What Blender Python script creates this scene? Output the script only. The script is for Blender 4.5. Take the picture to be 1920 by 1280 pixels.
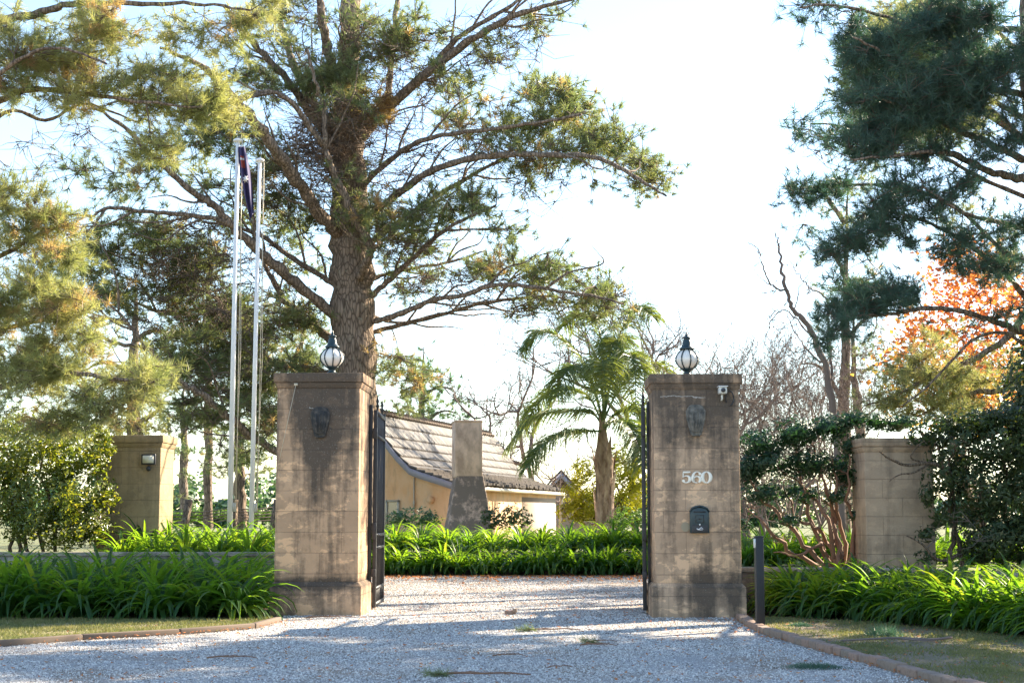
import bpy, math, random
import numpy as np
from mathutils import Vector
R = math.radians
# ------------------------------------------------------------------ camera, sky, sun
for o in list(bpy.data.objects): bpy.data.objects.remove(o)
S = bpy.context.scene
FPX = 2850.0; HZ = 970.0; CAMZ = 1.23
TH = math.atan((HZ-640)/FPX)
cd = bpy.data.cameras.new('camera'); cam = bpy.data.objects.new('camera', cd)
S.collection.objects.link(cam); S.camera = cam
cam.location = (0, 0, CAMZ); cam.rotation_euler = (math.pi/2+TH, 0, 0)
cd.sensor_width = 36; cd.lens = FPX/1920*36; cd.clip_start = .1; cd.clip_end = 3000
cd.dof.use_dof = True; cd.dof.focus_distance = 21; cd.dof.aperture_fstop = 4.5
SUN_EL = R(30); SUN_AZ = R(54)          # azimuth measured from +Y towards +X
W = bpy.data.worlds.new('World'); S.world = W; W.use_nodes = True
wn = W.node_tree.nodes; wl = W.node_tree.links
bg = wn['Background']; sky = wn.new('ShaderNodeTexSky'); sky.sky_type = 'NISHITA'
sky.sun_disc = False; sky.sun_elevation = SUN_EL; sky.sun_rotation = SUN_AZ
sky.air_density = 1.0; sky.dust_density = 0.25; sky.ozone_density = 1.0
wl.new(sky.outputs[0], bg.inputs[0]); bg.inputs[1].default_value = 0.092
sd = bpy.data.lights.new('sun', 'SUN'); sun = bpy.data.objects.new('sun', sd); S.collection.objects.link(sun)
sd.energy = 5.0; sd.angle = R(.5); sd.color = (1, .86, .66)
sv = Vector((math.sin(SUN_AZ)*math.cos(SUN_EL), math.cos(SUN_AZ)*math.cos(SUN_EL), math.sin(SUN_EL)))
sun.rotation_euler = sv.to_track_quat('Z', 'Y').to_euler()
S.view_settings.view_transform = 'Standard'; S.view_settings.look = 'None'
S.view_settings.exposure = 2.12; S.view_settings.gamma = 1
random.seed(5); RNG = np.random.default_rng(5)

# ------------------------------------------------------------------ helpers
def P(px, py, D):
    """world point seen at photograph pixel (px,py) at world distance y = D"""
    cx = (px-960)/FPX; cy = (640-py)/FPX
    y = math.cos(TH)-math.sin(TH)*cy; z = math.sin(TH)+math.cos(TH)*cy
    k = D/y
    return np.array((cx*k, D, CAMZ+z*k))
def G(px, py, h=0.0):
    cx = (px-960)/FPX; cy = (640-py)/FPX
    y = math.cos(TH)-math.sin(TH)*cy; z = math.sin(TH)+math.cos(TH)*cy
    k = (h-CAMZ)/z
    return np.array((cx*k, y*k, h))

class MB:
    """collects geometry, links it as ONE mesh object"""
    def __init__(s): s.v=[]; s.f=[]; s.m=[]; s.n=0
    def add(s, v, f, m=0):
        v = np.asarray(v, float).reshape(-1,3); s.v.append(v)
        if isinstance(f, np.ndarray):
            s.f.append(f+s.n); s.m.append(np.full(len(f), m) if np.isscalar(m) else np.asarray(m))
        else:
            by = {}
            for q in f: by.setdefault(len(q), []).append(q)
            for q in by.values():
                q = np.array(q); s.f.append(q+s.n); s.m.append(np.full(len(q), m))
        s.n += len(v)
    def box(s, c, d, rz=0, m=0, taper=1.0):
        c = np.array(c, float); x, y, z = np.array(d, float)/2
        v = np.array([(-x,-y,-z),(x,-y,-z),(x,y,-z),(-x,y,-z),(-x*taper,-y*taper,z),(x*taper,-y*taper,z),(x*taper,y*taper,z),(-x*taper,y*taper,z)])
        if rz:
            a, b = math.cos(rz), math.sin(rz)
            v = np.stack([v[:,0]*a-v[:,1]*b, v[:,0]*b+v[:,1]*a, v[:,2]], 1)
        s.add(v+c, [(3,2,1,0),(4,5,6,7),(0,1,5,4),(1,2,6,5),(2,3,7,6),(3,0,4,7)], m)
    def tube(s, pts, rad, n=8, m=0, cap=True):
        pts = np.asarray(pts, float); k = len(pts)
        rad = np.broadcast_to(np.asarray(rad, float), (k,))
        t = np.gradient(pts, axis=0); t /= np.linalg.norm(t, axis=1)[:,None]+1e-9
        up = np.array((0,0,1.)) if abs(t[0][2]) < .9 else np.array((1.,0,0))
        a = np.cross(t, up); a /= np.linalg.norm(a, axis=1)[:,None]+1e-9
        b = np.cross(t, a)
        ang = np.arange(n)/n*2*math.pi
        v = pts[:,None]+rad[:,None,None]*(a[:,None]*np.cos(ang)[None,:,None]+b[:,None]*np.sin(ang)[None,:,None])
        i = np.arange(k-1)[:,None]*n; j = np.arange(n)[None]; j2 = (j+1)%n
        f = np.stack([i+j, i+j2, i+n+j2, i+n+j], -1).reshape(-1,4)
        base = s.n; s.add(v.reshape(-1,3), f, m)
        if cap and n > 3:
            s.f.append(np.array([np.arange(n)[::-1]+base])); s.m.append(np.array([m]))
            s.f.append(np.array([np.arange(n)+base+(k-1)*n])); s.m.append(np.array([m]))
    def lathe(s, prof, c=(0,0,0), n=24, m=0):
        prof = np.array(prof, float); k = len(prof); ang = np.arange(n)/n*2*math.pi
        v = np.stack([prof[:,0:1]*np.cos(ang), prof[:,0:1]*np.sin(ang), np.repeat(prof[:,1:2], n, 1)], -1)+np.array(c)
        i = np.arange(k-1)[:,None]*n; j = np.arange(n)[None]; j2 = (j+1)%n
        s.add(v.reshape(-1,3), np.stack([i+j,i+j2,i+n+j2,i+n+j],-1).reshape(-1,4), m)
    def prism(s, outline, y0, y1, m=0, xf=None):
        """outline in (x,z), extruded along y"""
        n = len(outline)
        v = [(x,y0,z) for x,z in outline]+[(x,y1,z) for x,z in outline]
        if xf: v = [xf(*q) for q in v]
        s.add(v, [tuple(range(n)), tuple(range(2*n-1,n-1,-1))]+[(i,i+n,(i+1)%n+n,(i+1)%n) for i in range(n)], m)
    def build(s, name, mats, parent=None, smooth=False, bevel=0, **tags):
        me = bpy.data.meshes.new(name)
        if s.v:
            v = np.concatenate(s.v); me.vertices.add(len(v)); me.vertices.foreach_set('co', v.ravel())
            tot = np.concatenate([np.full(len(f), f.shape[1]) for f in s.f])
            li = np.concatenate([f.ravel() for f in s.f])
            me.loops.add(len(li)); me.loops.foreach_set('vertex_index', li.astype(np.int32))
            me.polygons.add(len(tot)); st = np.concatenate([[0], np.cumsum(tot)[:-1]])
            me.polygons.foreach_set('loop_start', st.astype(np.int32)); me.polygons.foreach_set('loop_total', tot.astype(np.int32))
            me.polygons.foreach_set('material_index', np.concatenate(s.m).astype(np.int32))
            if smooth: me.polygons.foreach_set('use_smooth', np.ones(len(tot), bool))
            me.update(calc_edges=True)
        for m in (mats if isinstance(mats, (list,tuple)) else [mats]): me.materials.append(m)
        o = bpy.data.objects.new(name, me); S.collection.objects.link(o)
        if parent is not None:
            o.parent = parent; o.matrix_parent_inverse = parent.matrix_basis.inverted() if False else o.matrix_parent_inverse
            if parent.get('_w') is not None: pass
        if bevel:
            b = o.modifiers.new('bevel','BEVEL'); b.width = bevel; b.segments = 2; b.limit_method='ANGLE'; b.angle_limit = R(40)
        for k, q in tags.items(): o[{'cat':'category'}.get(k,k)] = q
        return o
def thing(name, label, cat, loc=(0,0,0), rz=0, group=None):
    o = bpy.data.objects.new(name, None); S.collection.objects.link(o); o.location = loc; o.rotation_euler = (0,0,rz)
    o.empty_display_size = .2
    o['label'] = label; o['category'] = cat
    if group: o['group'] = group
    return o
def off(mb, loc):
    """make gathered world coordinates local to an empty at loc"""
    mb.v = [v-np.array(loc) for v in mb.v]; return mb

# ------------------------------------------------------------------ materials
class NT:
    def __init__(s, name):
        s.m = bpy.data.materials.new(name); s.m.use_nodes = True; s.t = s.m.node_tree
        s.N = s.t.nodes; s.L = s.t.links; s.b = s.N['Principled BSDF']; s.out = s.N['Material Output']
        s.tc = s.N.new('ShaderNodeTexCoord')
    def node(s, ty, ins=None, **kw):
        n = s.N.new(ty)
        for k, v in kw.items(): setattr(n, k, v)
        for k, v in (ins or {}).items():
            if isinstance(v, bpy.types.NodeSocket): s.L.new(v, n.inputs[k])
            else: n.inputs[k].default_value = v
        return n
    def co(s, scale=(1,1,1), which='Object'):
        return s.node('ShaderNodeMapping', {0: s.tc.outputs[which], 3: scale}).outputs[0]
    def noise(s, scale=5, detail=5, rough=.55, vec=None, dist=0, out=0):
        return s.node('ShaderNodeTexNoise', {'Vector': vec or s.tc.outputs['Object'], 'Scale': scale, 'Detail': detail, 'Roughness': rough, 'Distortion': dist}).outputs[out]
    def vor(s, scale=5, vec=None, feature='F1', out=0, rand=1):
        return s.node('ShaderNodeTexVoronoi', {'Vector': vec or s.tc.outputs['Object'], 'Scale': scale, 'Randomness': rand}, feature=feature).outputs[out]
    def ramp(s, fac, stops):
        n = s.node('ShaderNodeValToRGB', {0: fac}); e = n.color_ramp.elements
        while len(e) < len(stops): e.new(.5)
        for q, (p, c) in zip(e, stops):
            q.position = p; q.color = (c[0],c[1],c[2],1) if not np.isscalar(c) else (c,c,c,1)
        return n.outputs[0]
    def mix(s, f, a, b, mode='MIX'):
        n = s.N.new('ShaderNodeMix'); n.data_type = 'RGBA'; n.blend_type = mode
        for k, v in ((0,f),(6,a),(7,b)):
            if isinstance(v, bpy.types.NodeSocket): s.L.new(v, n.inputs[k])
            elif k == 0: n.inputs[k].default_value = v
            else: n.inputs[k].default_value = (*v,1) if len(v)==3 else v
        return n.outputs[2]
    def math(s, op, a, b=0, c=0):
        n = s.N.new('ShaderNodeMath'); n.operation = op
        for k, v in enumerate((a,b,c)):
            if isinstance(v, bpy.types.NodeSocket): s.L.new(v, n.inputs[k])
            else: n.inputs[k].default_value = v
        return n.outputs[0]
    def sep(s, v=None):
        return s.node('ShaderNodeSeparateXYZ', {0: v or s.tc.outputs['Object']}).outputs
    def bump(s, h, dist=.01, st=1.0):
        n = s.node('ShaderNodeBump', {'Height': h, 'Distance': dist, 'Strength': st}); s.L.new(n.outputs[0], s.b.inputs['Normal'])
    def done(s, col=None, rough=.8, metal=0, spec=None):
        if col is not None:
            if isinstance(col, bpy.types.NodeSocket): s.L.new(col, s.b.inputs['Base Color'])
            else: s.b.inputs['Base Color'].default_value = (*col,1)
        if isinstance(rough, bpy.types.NodeSocket): s.L.new(rough, s.b.inputs['Roughness'])
        else: s.b.inputs['Roughness'].default_value = rough
        s.b.inputs['Metallic'].default_value = metal
        if spec is not None: s.b.inputs['Specular IOR Level'].default_value = spec
        return s.m
def simple(name, col, rough=.6, metal=0, var=.15, sc=8):
    t = NT(name); n = t.noise(sc, 6)
    c = t.mix(n, tuple(x*(1-var) for x in col), tuple(min(1,x*(1+var)) for x in col))
    t.bump(t.noise(sc*8, 4), .002, .5)
    return t.done(c, rough, metal)
def leaf(name, ca, cb, cc=None, trans=.45, rough=.45, sc=1.5, tcol=None, spec=.4):
    """foliage: colour varies leaf by leaf and clump by clump; part of the light passes through"""
    t = NT(name); g = t.node('ShaderNodeNewGeometry')
    n = t.noise(sc, 3, vec=g.outputs['Position'])
    c = t.mix(t.ramp(n, [(.35,0.),(.65,1.)]), ca, cb)
    if cc: c = t.mix(t.ramp(g.outputs['Random Per Island'], [(.86,0.),(1.,1.)]), c, cc)
    c = t.mix(t.math('MULTIPLY', g.outputs['Random Per Island'], .45), c, tuple(x*1.8 for x in ca))
    t.done(c, rough, spec=spec)
    tr = t.node('ShaderNodeBsdfTranslucent'); hs = t.mix(1.0, c, tcol or (1.9,2.0,.9), 'MULTIPLY')
    t.L.new(hs, tr.inputs[0])
    mx = t.node('ShaderNodeMixShader', {0: trans, 1: t.b.outputs[0], 2: tr.outputs[0]})
    t.L.new(mx.outputs[0], t.out.inputs[0]); return t.m

def stone_mat(name, base, seed, stain=1.0, courses=.262, blk=.56, crack=None, spots=(), patch=.62):
    t = NT(name); x, y, z = t.sep()
    h = t.math('ADD', x, y)
    uv = t.node('ShaderNodeCombineXYZ', {0: t.math('ADD', h, seed*.13), 1: z, 2: 0.0}).outputs[0]
    br = t.node('ShaderNodeTexBrick', {'Vector': uv, 'Scale': 1.0, 'Mortar Size': .0035, 'Mortar Smooth': .3, 'Bias': 0.0, 'Brick Width': blk, 'Row Height': courses,
        'Color1': (.0,.0,.0,1), 'Color2': (1,1,1,1), 'Mortar': (.5,.5,.5,1)})
    sv_ = t.node('ShaderNodeVectorMath', {0: t.tc.outputs['Object'], 1: (seed*7.7, seed*3.1, seed)}, operation='ADD').outputs[0]
    n1 = t.noise(2.2, 8, .62, sv_); n2 = t.noise(9, 8, .7, sv_)
    c = t.mix(t.ramp(n1, [(.3,0.),(.7,1.)]), tuple(q*.78 for q in base), tuple(q*1.15 for q in base))
    c = t.mix(t.math('MULTIPLY', br.outputs[0], .16), c, tuple(q*.70 for q in base))
    # pale worn render patches with ragged edges
    st = t.node('ShaderNodeMapping', {0: sv_, 3: (1.6,1.6,3.2)}).outputs[0]
    pat = t.ramp(t.noise(2.1, 10, .66, st, .3), [(.545,0.),(.575,1.)])
    c = t.mix(t.math('MULTIPLY', pat, patch), c, (min(1,base[0]*1.7), min(1,base[1]*1.62), min(1,base[2]*1.5)))
    # rain grime: vertical streaks, heavier towards the top and just above the plinth
    sk = t.node('ShaderNodeMapping', {0: sv_, 3: (5.0,5.0,.45)}).outputs[0]
    streak = t.noise(1.0, 8, .6, sk, .2)
    top = t.ramp(z, [(0.,0.)]) if False else t.math('SMOOTH_MIN', t.math('MAXIMUM', t.math('MULTIPLY', t.math('SUBTRACT', z, 1.25), .5), 0.0), 1.0, .1)
    low = t.math('MAXIMUM', t.math('SUBTRACT', 1.0, t.math('MULTIPLY', t.math('ABSOLUTE', t.math('SUBTRACT', z, .36)), 4.0)), 0.0)
    g = t.math('ADD', t.math('ADD', streak, t.math('MULTIPLY', top, .26)), t.math('MULTIPLY', low, .13))
    g = t.math('ADD', g, t.math('MULTIPLY', t.math('SUBTRACT', n2, .5), .45))
    for (x0_, z0_, sx_, sz_, am) in spots:
        dx_ = t.math('MULTIPLY', t.math('SUBTRACT', x, x0_), 1/sx_); dz_ = t.math('MULTIPLY', t.math('SUBTRACT', z, z0_), 1/sz_)
        rr_ = t.math('ADD', t.math('MULTIPLY', dx_, dx_), t.math('MULTIPLY', dz_, dz_))
        g = t.math('ADD', g, t.math('MULTIPLY', t.math('MAXIMUM', t.math('SUBTRACT', 1.0, rr_), 0.0), am))
    gm = t.ramp(g, [(.50,0.),(.60,.45),(.78,.93)])
    c = t.mix(t.math('MULTIPLY', gm, stain), c, (.055,.047,.04))
    # fine lichen specks
    c = t.mix(t.ramp(t.noise(60, 3, .6, sv_), [(.60,0.),(.72,.5)]), c, (.34,.31,.26))
    c = t.mix(t.math('MULTIPLY', br.outputs[1], .42), c, (.10,.08,.065))
    if crack:
        for (z0, amp, xlo, xhi) in crack:
            d = t.math('ABSOLUTE', t.math('SUBTRACT', t.math('ADD', z, t.math('MULTIPLY', t.math('SUBTRACT', t.noise(4, 6, .6, sv_), .5), amp)), z0))
            ln = t.math('LESS_THAN', d, .0045)
            ln = t.math('MULTIPLY', ln, t.math('MULTIPLY', t.math('GREATER_THAN', x, xlo), t.math('LESS_THAN', x, xhi)))
            c = t.mix(t.math('MULTIPLY', ln, .7), c, (.5,.47,.42))
    hgt = t.math('SUBTRACT', t.math('ADD', t.noise(28, 8, .65, sv_), t.math('MULTIPLY', n2, .8)), t.math('MULTIPLY', br.outputs[1], .9))
    t.bump(hgt, .012, .8)
    return t.done(c, .92, spec=.2)

M = {}
M['pil_l'] = stone_mat('pillar_stone_a', (.50,.325,.20), 1.3, .95, spots=((0.02,2.55,.42,.75,.30),(-.05,1.8,.25,.7,.14),(0,.40,.8,.10,.22)), crack=[(2.62,.16,-.12,.06)])
M['pil_r'] = stone_mat('pillar_stone_b', (.49,.335,.22), 4.9, .92, crack=[(2.74,.16,-.45,.12)], spots=((0.0,2.6,.6,.6,.16),(-.02,.25,.30,.45,.30),(.42,.30,.2,.3,.2),(0.02,.75,.22,.35,.14)))
M['pil_s'] = stone_mat('pillar_stone_c', (.38,.28,.16), 8.2, .4, patch=.15)
M['pil_t'] = stone_mat('pillar_stone_d', (.43,.335,.235), 2.6, .6, patch=.15)
M['wall'] = stone_mat('wall_concrete', (.30,.27,.22), 6.0, .7, .5, 1.4)
M['iron'] = simple('painted_iron', (.030,.028,.028), .55, 0, .3, 14)
M['teal'] = simple('dark_green_enamel', (.014,.034,.040), .35, 0, .3, 14)
M['white'] = simple('white_paint', (.80,.79,.78), .4, 0, .05, 4)
M['cream'] = simple('cream_enamel', (.84,.78,.66), .4, 0, .05, 20)
M['plastic'] = simple('pale_plastic', (.62,.62,.58), .4)
M['darkplastic'] = simple('dark_plastic', (.03,.03,.035), .4)
M['rope'] = simple('rope', (.55,.48,.36), .9)
M['red'] = simple('red_cable', (.45,.04,.03), .6)
M['glassw'] = simple('frosted_glass', (.78,.74,.68), .18, 0, .08, 9)
t = NT('window_glass'); M['glass'] = t.done((.05,.07,.07), .05, spec=.9)
t = NT('floodlight_lens'); M['lens'] = t.done((.75,.72,.6), .1, spec=.8)
t = NT('plaque_stone'); c = t.mix(t.ramp(t.noise(14,6), [(.35,0.),(.65,1.)]), (.055,.055,.05), (.20,.18,.15)); t.bump(t.noise(40,6), .006); M['plaque'] = t.done(c, .85)
t = NT('plaque_stone_black'); c = t.mix(t.ramp(t.noise(14,6), [(.45,0.),(.75,1.)]), (.025,.025,.025), (.12,.10,.08)); t.bump(t.noise(40,6), .006); M['plaqueb'] = t.done(c, .8)
def bark(name, a, b, sc=1.0, moss=True):
    t = NT(name); g = t.node('ShaderNodeNewGeometry').outputs['Position']
    v = t.node('ShaderNodeMapping', {0: g, 3: (9*sc,9*sc,2.2*sc)}).outputs[0]
    vo = t.vor(1.6, v, 'DISTANCE_TO_EDGE'); n = t.noise(1.3, 8, .65, v)
    c = t.mix(t.ramp(n, [(.3,0.),(.7,1.)]), a, b)
    c = t.mix(t.ramp(vo, [(0.,.85),(.16,0.)]), c, tuple(q*.3 for q in a))
    if moss: c = t.mix(t.ramp(t.noise(7, 6, .7, g), [(.60,0.),(.68,.55)]), c, (.30,.30,.22))
    t.bump(t.math('ADD', t.math('MINIMUM', vo, .25), t.math('MULTIPLY', n, .25)), .05, 1)
    return t.done(c, .95, spec=.15)
M['bark'] = bark('pine_bark', (.16,.12,.09), (.33,.25,.19))
M['limb'] = bark('limb_bark', (.14,.105,.075), (.28,.21,.15), 2)
M['twig'] = simple('twig_bark', (.13,.095,.07), .9, 0, .3, 2)
M['dead'] = simple('dead_twig', (.30,.20,.13), .9, 0, .3, 2)
M['barered'] = simple('orange_bark', (.21,.115,.07), .85, 0, .4, 3)
M['greytwig'] = simple('grey_twig', (.17,.13,.115), .9, 0, .3, 2)
M['needle'] = leaf('pine_needles', (.10,.14,.075), (.22,.225,.11), (.24,.20,.10), .45, tcol=(1.7,1.7,.9))
M['needlebrown'] = leaf('dry_pine_needles', (.30,.20,.12), (.36,.25,.15), None, .4)
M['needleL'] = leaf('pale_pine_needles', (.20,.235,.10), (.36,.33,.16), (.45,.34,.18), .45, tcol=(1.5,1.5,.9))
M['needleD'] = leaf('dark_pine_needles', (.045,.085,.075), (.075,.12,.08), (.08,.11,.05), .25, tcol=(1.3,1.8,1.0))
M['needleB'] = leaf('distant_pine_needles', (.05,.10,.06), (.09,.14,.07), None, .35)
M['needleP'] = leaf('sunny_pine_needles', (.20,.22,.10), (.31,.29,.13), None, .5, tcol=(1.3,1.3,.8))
M['bushL'] = leaf('glossy_shrub_leaves', (.06,.10,.025), (.15,.17,.04), (.45,.38,.16), .4, .28, 3, spec=.6, tcol=(2.8,2.4,.4))
M['bushR'] = leaf('dark_shrub_leaves', (.015,.045,.022), (.03,.065,.03), (.06,.10,.03), .22, .4, 3, tcol=(1.4,1.8,.6))
M['hedge'] = leaf('hedge_leaves', (.028,.052,.022), (.06,.085,.035), (.14,.12,.06), .3, .4, 3, tcol=(1.9,1.9,.5))
M['agaS'] = leaf('strap_leaves', (.020,.062,.026), (.042,.095,.030), (.09,.11,.035), .50, .42, 2, spec=.35, tcol=(8.5,5.6,.7))
M['autumn'] = leaf('autumn_leaves', (.52,.15,.055), (.60,.28,.07), (.62,.38,.10), .55, .6, 1.2, tcol=(1.3,1.2,.9))
M['wattle'] = leaf('yellow_shrub_leaves', (.22,.24,.02), (.42,.38,.04), None, .5, .6, .8, tcol=(1.5,1.5,.7))
M['palm'] = leaf('palm_leaflets', (.09,.14,.06), (.20,.23,.07), (.30,.27,.08), .42, .4, 1.0, tcol=(1.5,1.4,.5))
M['farleaf'] = leaf('far_hedge_leaves', (.06,.11,.03), (.10,.16,.04), None, .35, .6)
M['grass'] = leaf('lawn_blades', (.11,.13,.045), (.25,.22,.10), (.36,.30,.17), .3, .7, 2.5, tcol=(1.3,1.3,.7))
M['litter'] = leaf('fallen_leaf', (.40,.13,.04), (.36,.22,.10), (.45,.3,.1), .3, .8, 6, tcol=(1.2,1.,.6))

# gravel, soils
def gravel_mat():
    t = NT('white_gravel'); g = t.node('ShaderNodeNewGeometry').outputs['Position']
    vc = t.vor(75, g, 'F1', 1); ve = t.vor(75, g, 'DISTANCE_TO_EDGE')
    val = t.node('ShaderNodeSeparateColor', {0: vc}).outputs[0]
    c = t.mix(val, (.30,.29,.28), (.72,.70,.68))
    c = t.mix(t.ramp(ve, [(0.,1.),(.10,0.)]), c, (.13,.12,.11))
    big = t.noise(1.1, 7, .62, g)
    ysep = t.sep(g)[1]
    far = t.math('MULTIPLY', t.math('MAXIMUM', t.math('SUBTRACT', ysep, 19.5), 0.0), .010)
    dirt = t.ramp(t.math('ADD', big, far), [(.47,0.),(.66,.8)])
    c = t.mix(dirt, c, (.30,.22,.15))
    fine = t.ramp(t.noise(26, 4, .7, g), [(.60,0.),(.68,.6)])
    c = t.mix(fine, c, (.20,.14,.10))
    t.bump(t.math('ADD', t.math('MINIMUM', ve, .3), t.math('MULTIPLY', val, .3)), .02, 1)
    return t.done(c, .85)
M['gravel'] = gravel_mat()
def stone_bits():
    t = NT('gravel_stone'); g = t.node('ShaderNodeNewGeometry')
    c = t.ramp(g.outputs['Random Per Island'], [(0.,(.10,.08,.07)),(.16,(.32,.29,.26)),(.5,(.58,.56,.53)),(1.,(.78,.76,.72))])
    return t.done(c, .8)
M['stones'] = stone_bits()
def soil(name, a, b, d):
    t = NT(name); g = t.node('ShaderNodeNewGeometry').outputs['Position']
    c = t.mix(t.ramp(t.noise(1.3,6,.6,g), [(.35,0.),(.65,1.)]), a, b)
    c = t.mix(t.ramp(t.noise(35,4,.7,g), [(.5,0.),(.7,.8)]), c, d)
    t.bump(t.noise(60,5,.7,g), .02, 1); return t.done(c, .95)
M['lawn'] = soil('lawn_soil', (.22,.20,.09), (.30,.24,.14), (.36,.29,.19))
M['lawn2'] = soil('dry_lawn_soil', (.15,.14,.08), (.24,.18,.12), (.30,.23,.16))
M['soil'] = soil('garden_soil', (.09,.065,.045), (.14,.10,.07), (.20,.12,.07))
M['terr'] = soil('terrace_grass', (.10,.14,.05), (.18,.17,.08), (.22,.19,.10))
def brickm(name, a, b):
    t = NT(name); g = t.node('ShaderNodeNewGeometry')
    c = t.mix(g.outputs['Random Per Island'], a, b); c = t.mix(t.ramp(t.noise(30,6), [(.5,0.),(.7,.6)]), c, tuple(x*.4 for x in a))
    t.bump(t.noise(60,5), .004); return t.done(c, .9)
M['brick'] = brickm('edging_brick', (.30,.19,.14), (.22,.17,.13))
t = NT('rubble_stone'); ve = t.vor(4.5, t.co((1,1,1.4)), 'DISTANCE_TO_EDGE'); vc = t.vor(4.5, t.co((1,1,1.4)), 'F1', 1)
v_ = t.node('ShaderNodeSeparateColor', {0: vc}).outputs[0]
c = t.mix(v_, (.06,.055,.05), (.19,.16,.13)); c = t.mix(t.ramp(ve, [(0.,1.),(.06,0.)]), c, (.34,.29,.22)); t.bump(t.math('MINIMUM', ve, .2), .08); M['rubble'] = t.done(c, .9)
t = NT('ochre_render'); n = t.noise(2.0, 8, .62, t.co((1,1,.5)))
c = t.mix(t.ramp(n, [(.32,0.),(.68,1.)]), (.70,.40,.21), (.80,.56,.36)); c = t.mix(t.ramp(t.noise(1.2,6,.6,t.co((1.5,1.5,.6))), [(.50,0.),(.62,.65)]), c, (.56,.44,.32)); c = t.mix(t.ramp(t.noise(4,8,.7,t.co((1.5,1.5,.35))), [(.55,0.),(.72,.6)]), c, (.42,.27,.17))
t.bump(t.noise(20,6), .01); M['ochre'] = t.done(c, .95, spec=.1)
M['creamwall'] = simple('cream_render', (.40,.31,.23), .9, 0, .15, 2)
t = NT('chimney_render'); n = t.noise(2.4, 8, .65, t.co((1,1,.6))); c = t.mix(t.ramp(n, [(.42,0.),(.62,1.)]), (.46,.33,.26), (.80,.60,.48)); t.bump(t.noise(16,6), .015); M['chim'] = t.done(c, .95)
t = NT('chimney_base_render'); n = t.noise(3.2, 8, .7); c = t.mix(t.ramp(n, [(.52,0.),(.66,1.)]), (.20,.16,.14), (.68,.50,.42)); t.bump(t.noise(16,6), .02); M['chimb'] = t.done(c, .95)
t = NT('roof_shingle'); n = t.noise(3, 6, .6); g = t.node('ShaderNodeNewGeometry')
c = t.mix(g.outputs['Random Per Island'], (.095,.088,.080), (.165,.150,.138)); c = t.mix(t.ramp(n, [(.45,0.),(.7,.6)]), c, (.07,.06,.05)); M['butt'] = simple('shadow_line_shingle_end', (.045,.035,.028), .95); t.bump(t.noise(40,5), .006); M['shingle'] = t.done(c, .75)  # near-black shingle ends paint the shadow line under each course
M['fascia'] = simple('lilac_fascia', (.30,.29,.34), .6)
M['gutter'] = simple('gutter_metal', (.42,.38,.30), .6)
M['flagb'] = simple('flag_blue', (.05,.042,.12), .8)
M['flagr'] = simple('flag_red', (.40,.08,.05), .8)
M['flagw'] = simple('flag_white', (.7,.68,.66), .8)
t = NT('palm_trunk'); n = t.noise(4, 7, .65, t.co((2,2,.7)), .4); c = t.mix(t.ramp(n, [(.35,0.),(.65,1.)]), (.16,.09,.055), (.50,.36,.26)); t.bump(n, .05); M['ptrunk'] = t.done(c, .9)

# ------------------------------------------------------------------ ground
def poly(name, pts, z, mat, side=0, kind='structure', nsub=0):
    import bmesh
    bm = bmesh.new(); vs = [bm.verts.new((p[0],p[1],z)) for p in pts]; f = bm.faces.new(vs)
    if f.normal.z < 0: f.normal_flip()
    if side:
        vb = [bm.verts.new((p[0],p[1],z-side)) for p in pts]; n = len(pts)
        for i in range(n): bm.faces.new((vs[i], vb[i], vb[(i+1)%n], vs[(i+1)%n]))
    bmesh.ops.triangulate(bm, faces=[q for q in bm.faces if len(q.verts) > 4])
    bmesh.ops.recalc_face_normals(bm, faces=bm.faces[:]) if side else None
    me = bpy.data.meshes.new(name); bm.to_mesh(me); bm.free(); me.materials.append(mat)
    o = bpy.data.objects.new(name, me); S.collection.objects.link(o); o['kind'] = kind; return o
poly('ground', [(-1500,-300),(1500,-300),(1500,2500),(-1500,2500)], -.004, M['soil'])
edgeR = [G(1388,1162), G(1410,1176), G(1440,1190), G(1500,1207), G(1580,1230), G(1660,1252), G(1740,1276), np.array((3.35,10.4,0)), np.array((3.9,8.2,0)), np.array((4.6,5,0)), np.array((5.2,-4,0))]
edgeL = [G(522,1166), G(470,1180), G(380,1187), G(260,1194), G(120,1202), G(0,1212), G(-120,1222), np.array((-9,13,0)), np.array((-14,11,0))]
dr = [(p[0],p[1]) for p in edgeR][::-1]+[(2.75,19.6),(3.28,20.6),(3.28,33.1),(-3.28,33.1),(-3.28,20.5),(-2.9,19.6)]+[(p[0],p[1]) for p in edgeL]+[(-14,-4)]
poly('gravel_drive', dr, .004, M['gravel'])
lawnR = [(p[0]+.10,p[1]+.02) for p in edgeR]+[(14,-4),(14,12),(7.5,12.6),(5.9,14.5),(5.2,16.4),(4.2,18.2),(3.2,19.1)]
poly('lawn', lawnR, .012, M['lawn2'])
lawnL = [(p[0],p[1]+.04) for p in edgeL]+[(-14,18.6),(-3.2,18.7),(-3.0,19.3)]
poly('lawn', lawnL, .012, M['lawn'])
terr = [(-300,23.15),(-3.35,23.15),(-3.35,33.45),(3.35,33.45),(3.35,20.45),(4.6,20.45),(5.45,19.8),(6.2,18),(6.9,16),(7.5,12),(300,12),(300,1500),(-300,1500)]
poly('garden_terrace', [(-300,23.15),(-3.35,23.15),(-3.35,33.45),(-300,33.45)], .46, M['terr'], side=.5)
poly('garden_terrace', [(-300,33.454),(300,33.454),(300,1500),(-300,1500)], .46, M['terr'], side=.5)
poly('garden_terrace', [(3.35,20.45),(4.6,20.45),(5.45,19.8),(6.2,18),(6.9,16),(7.5,12),(300,12),(300,33.45),(3.35,33.45)], .46, M['terr'], side=.5)

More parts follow.
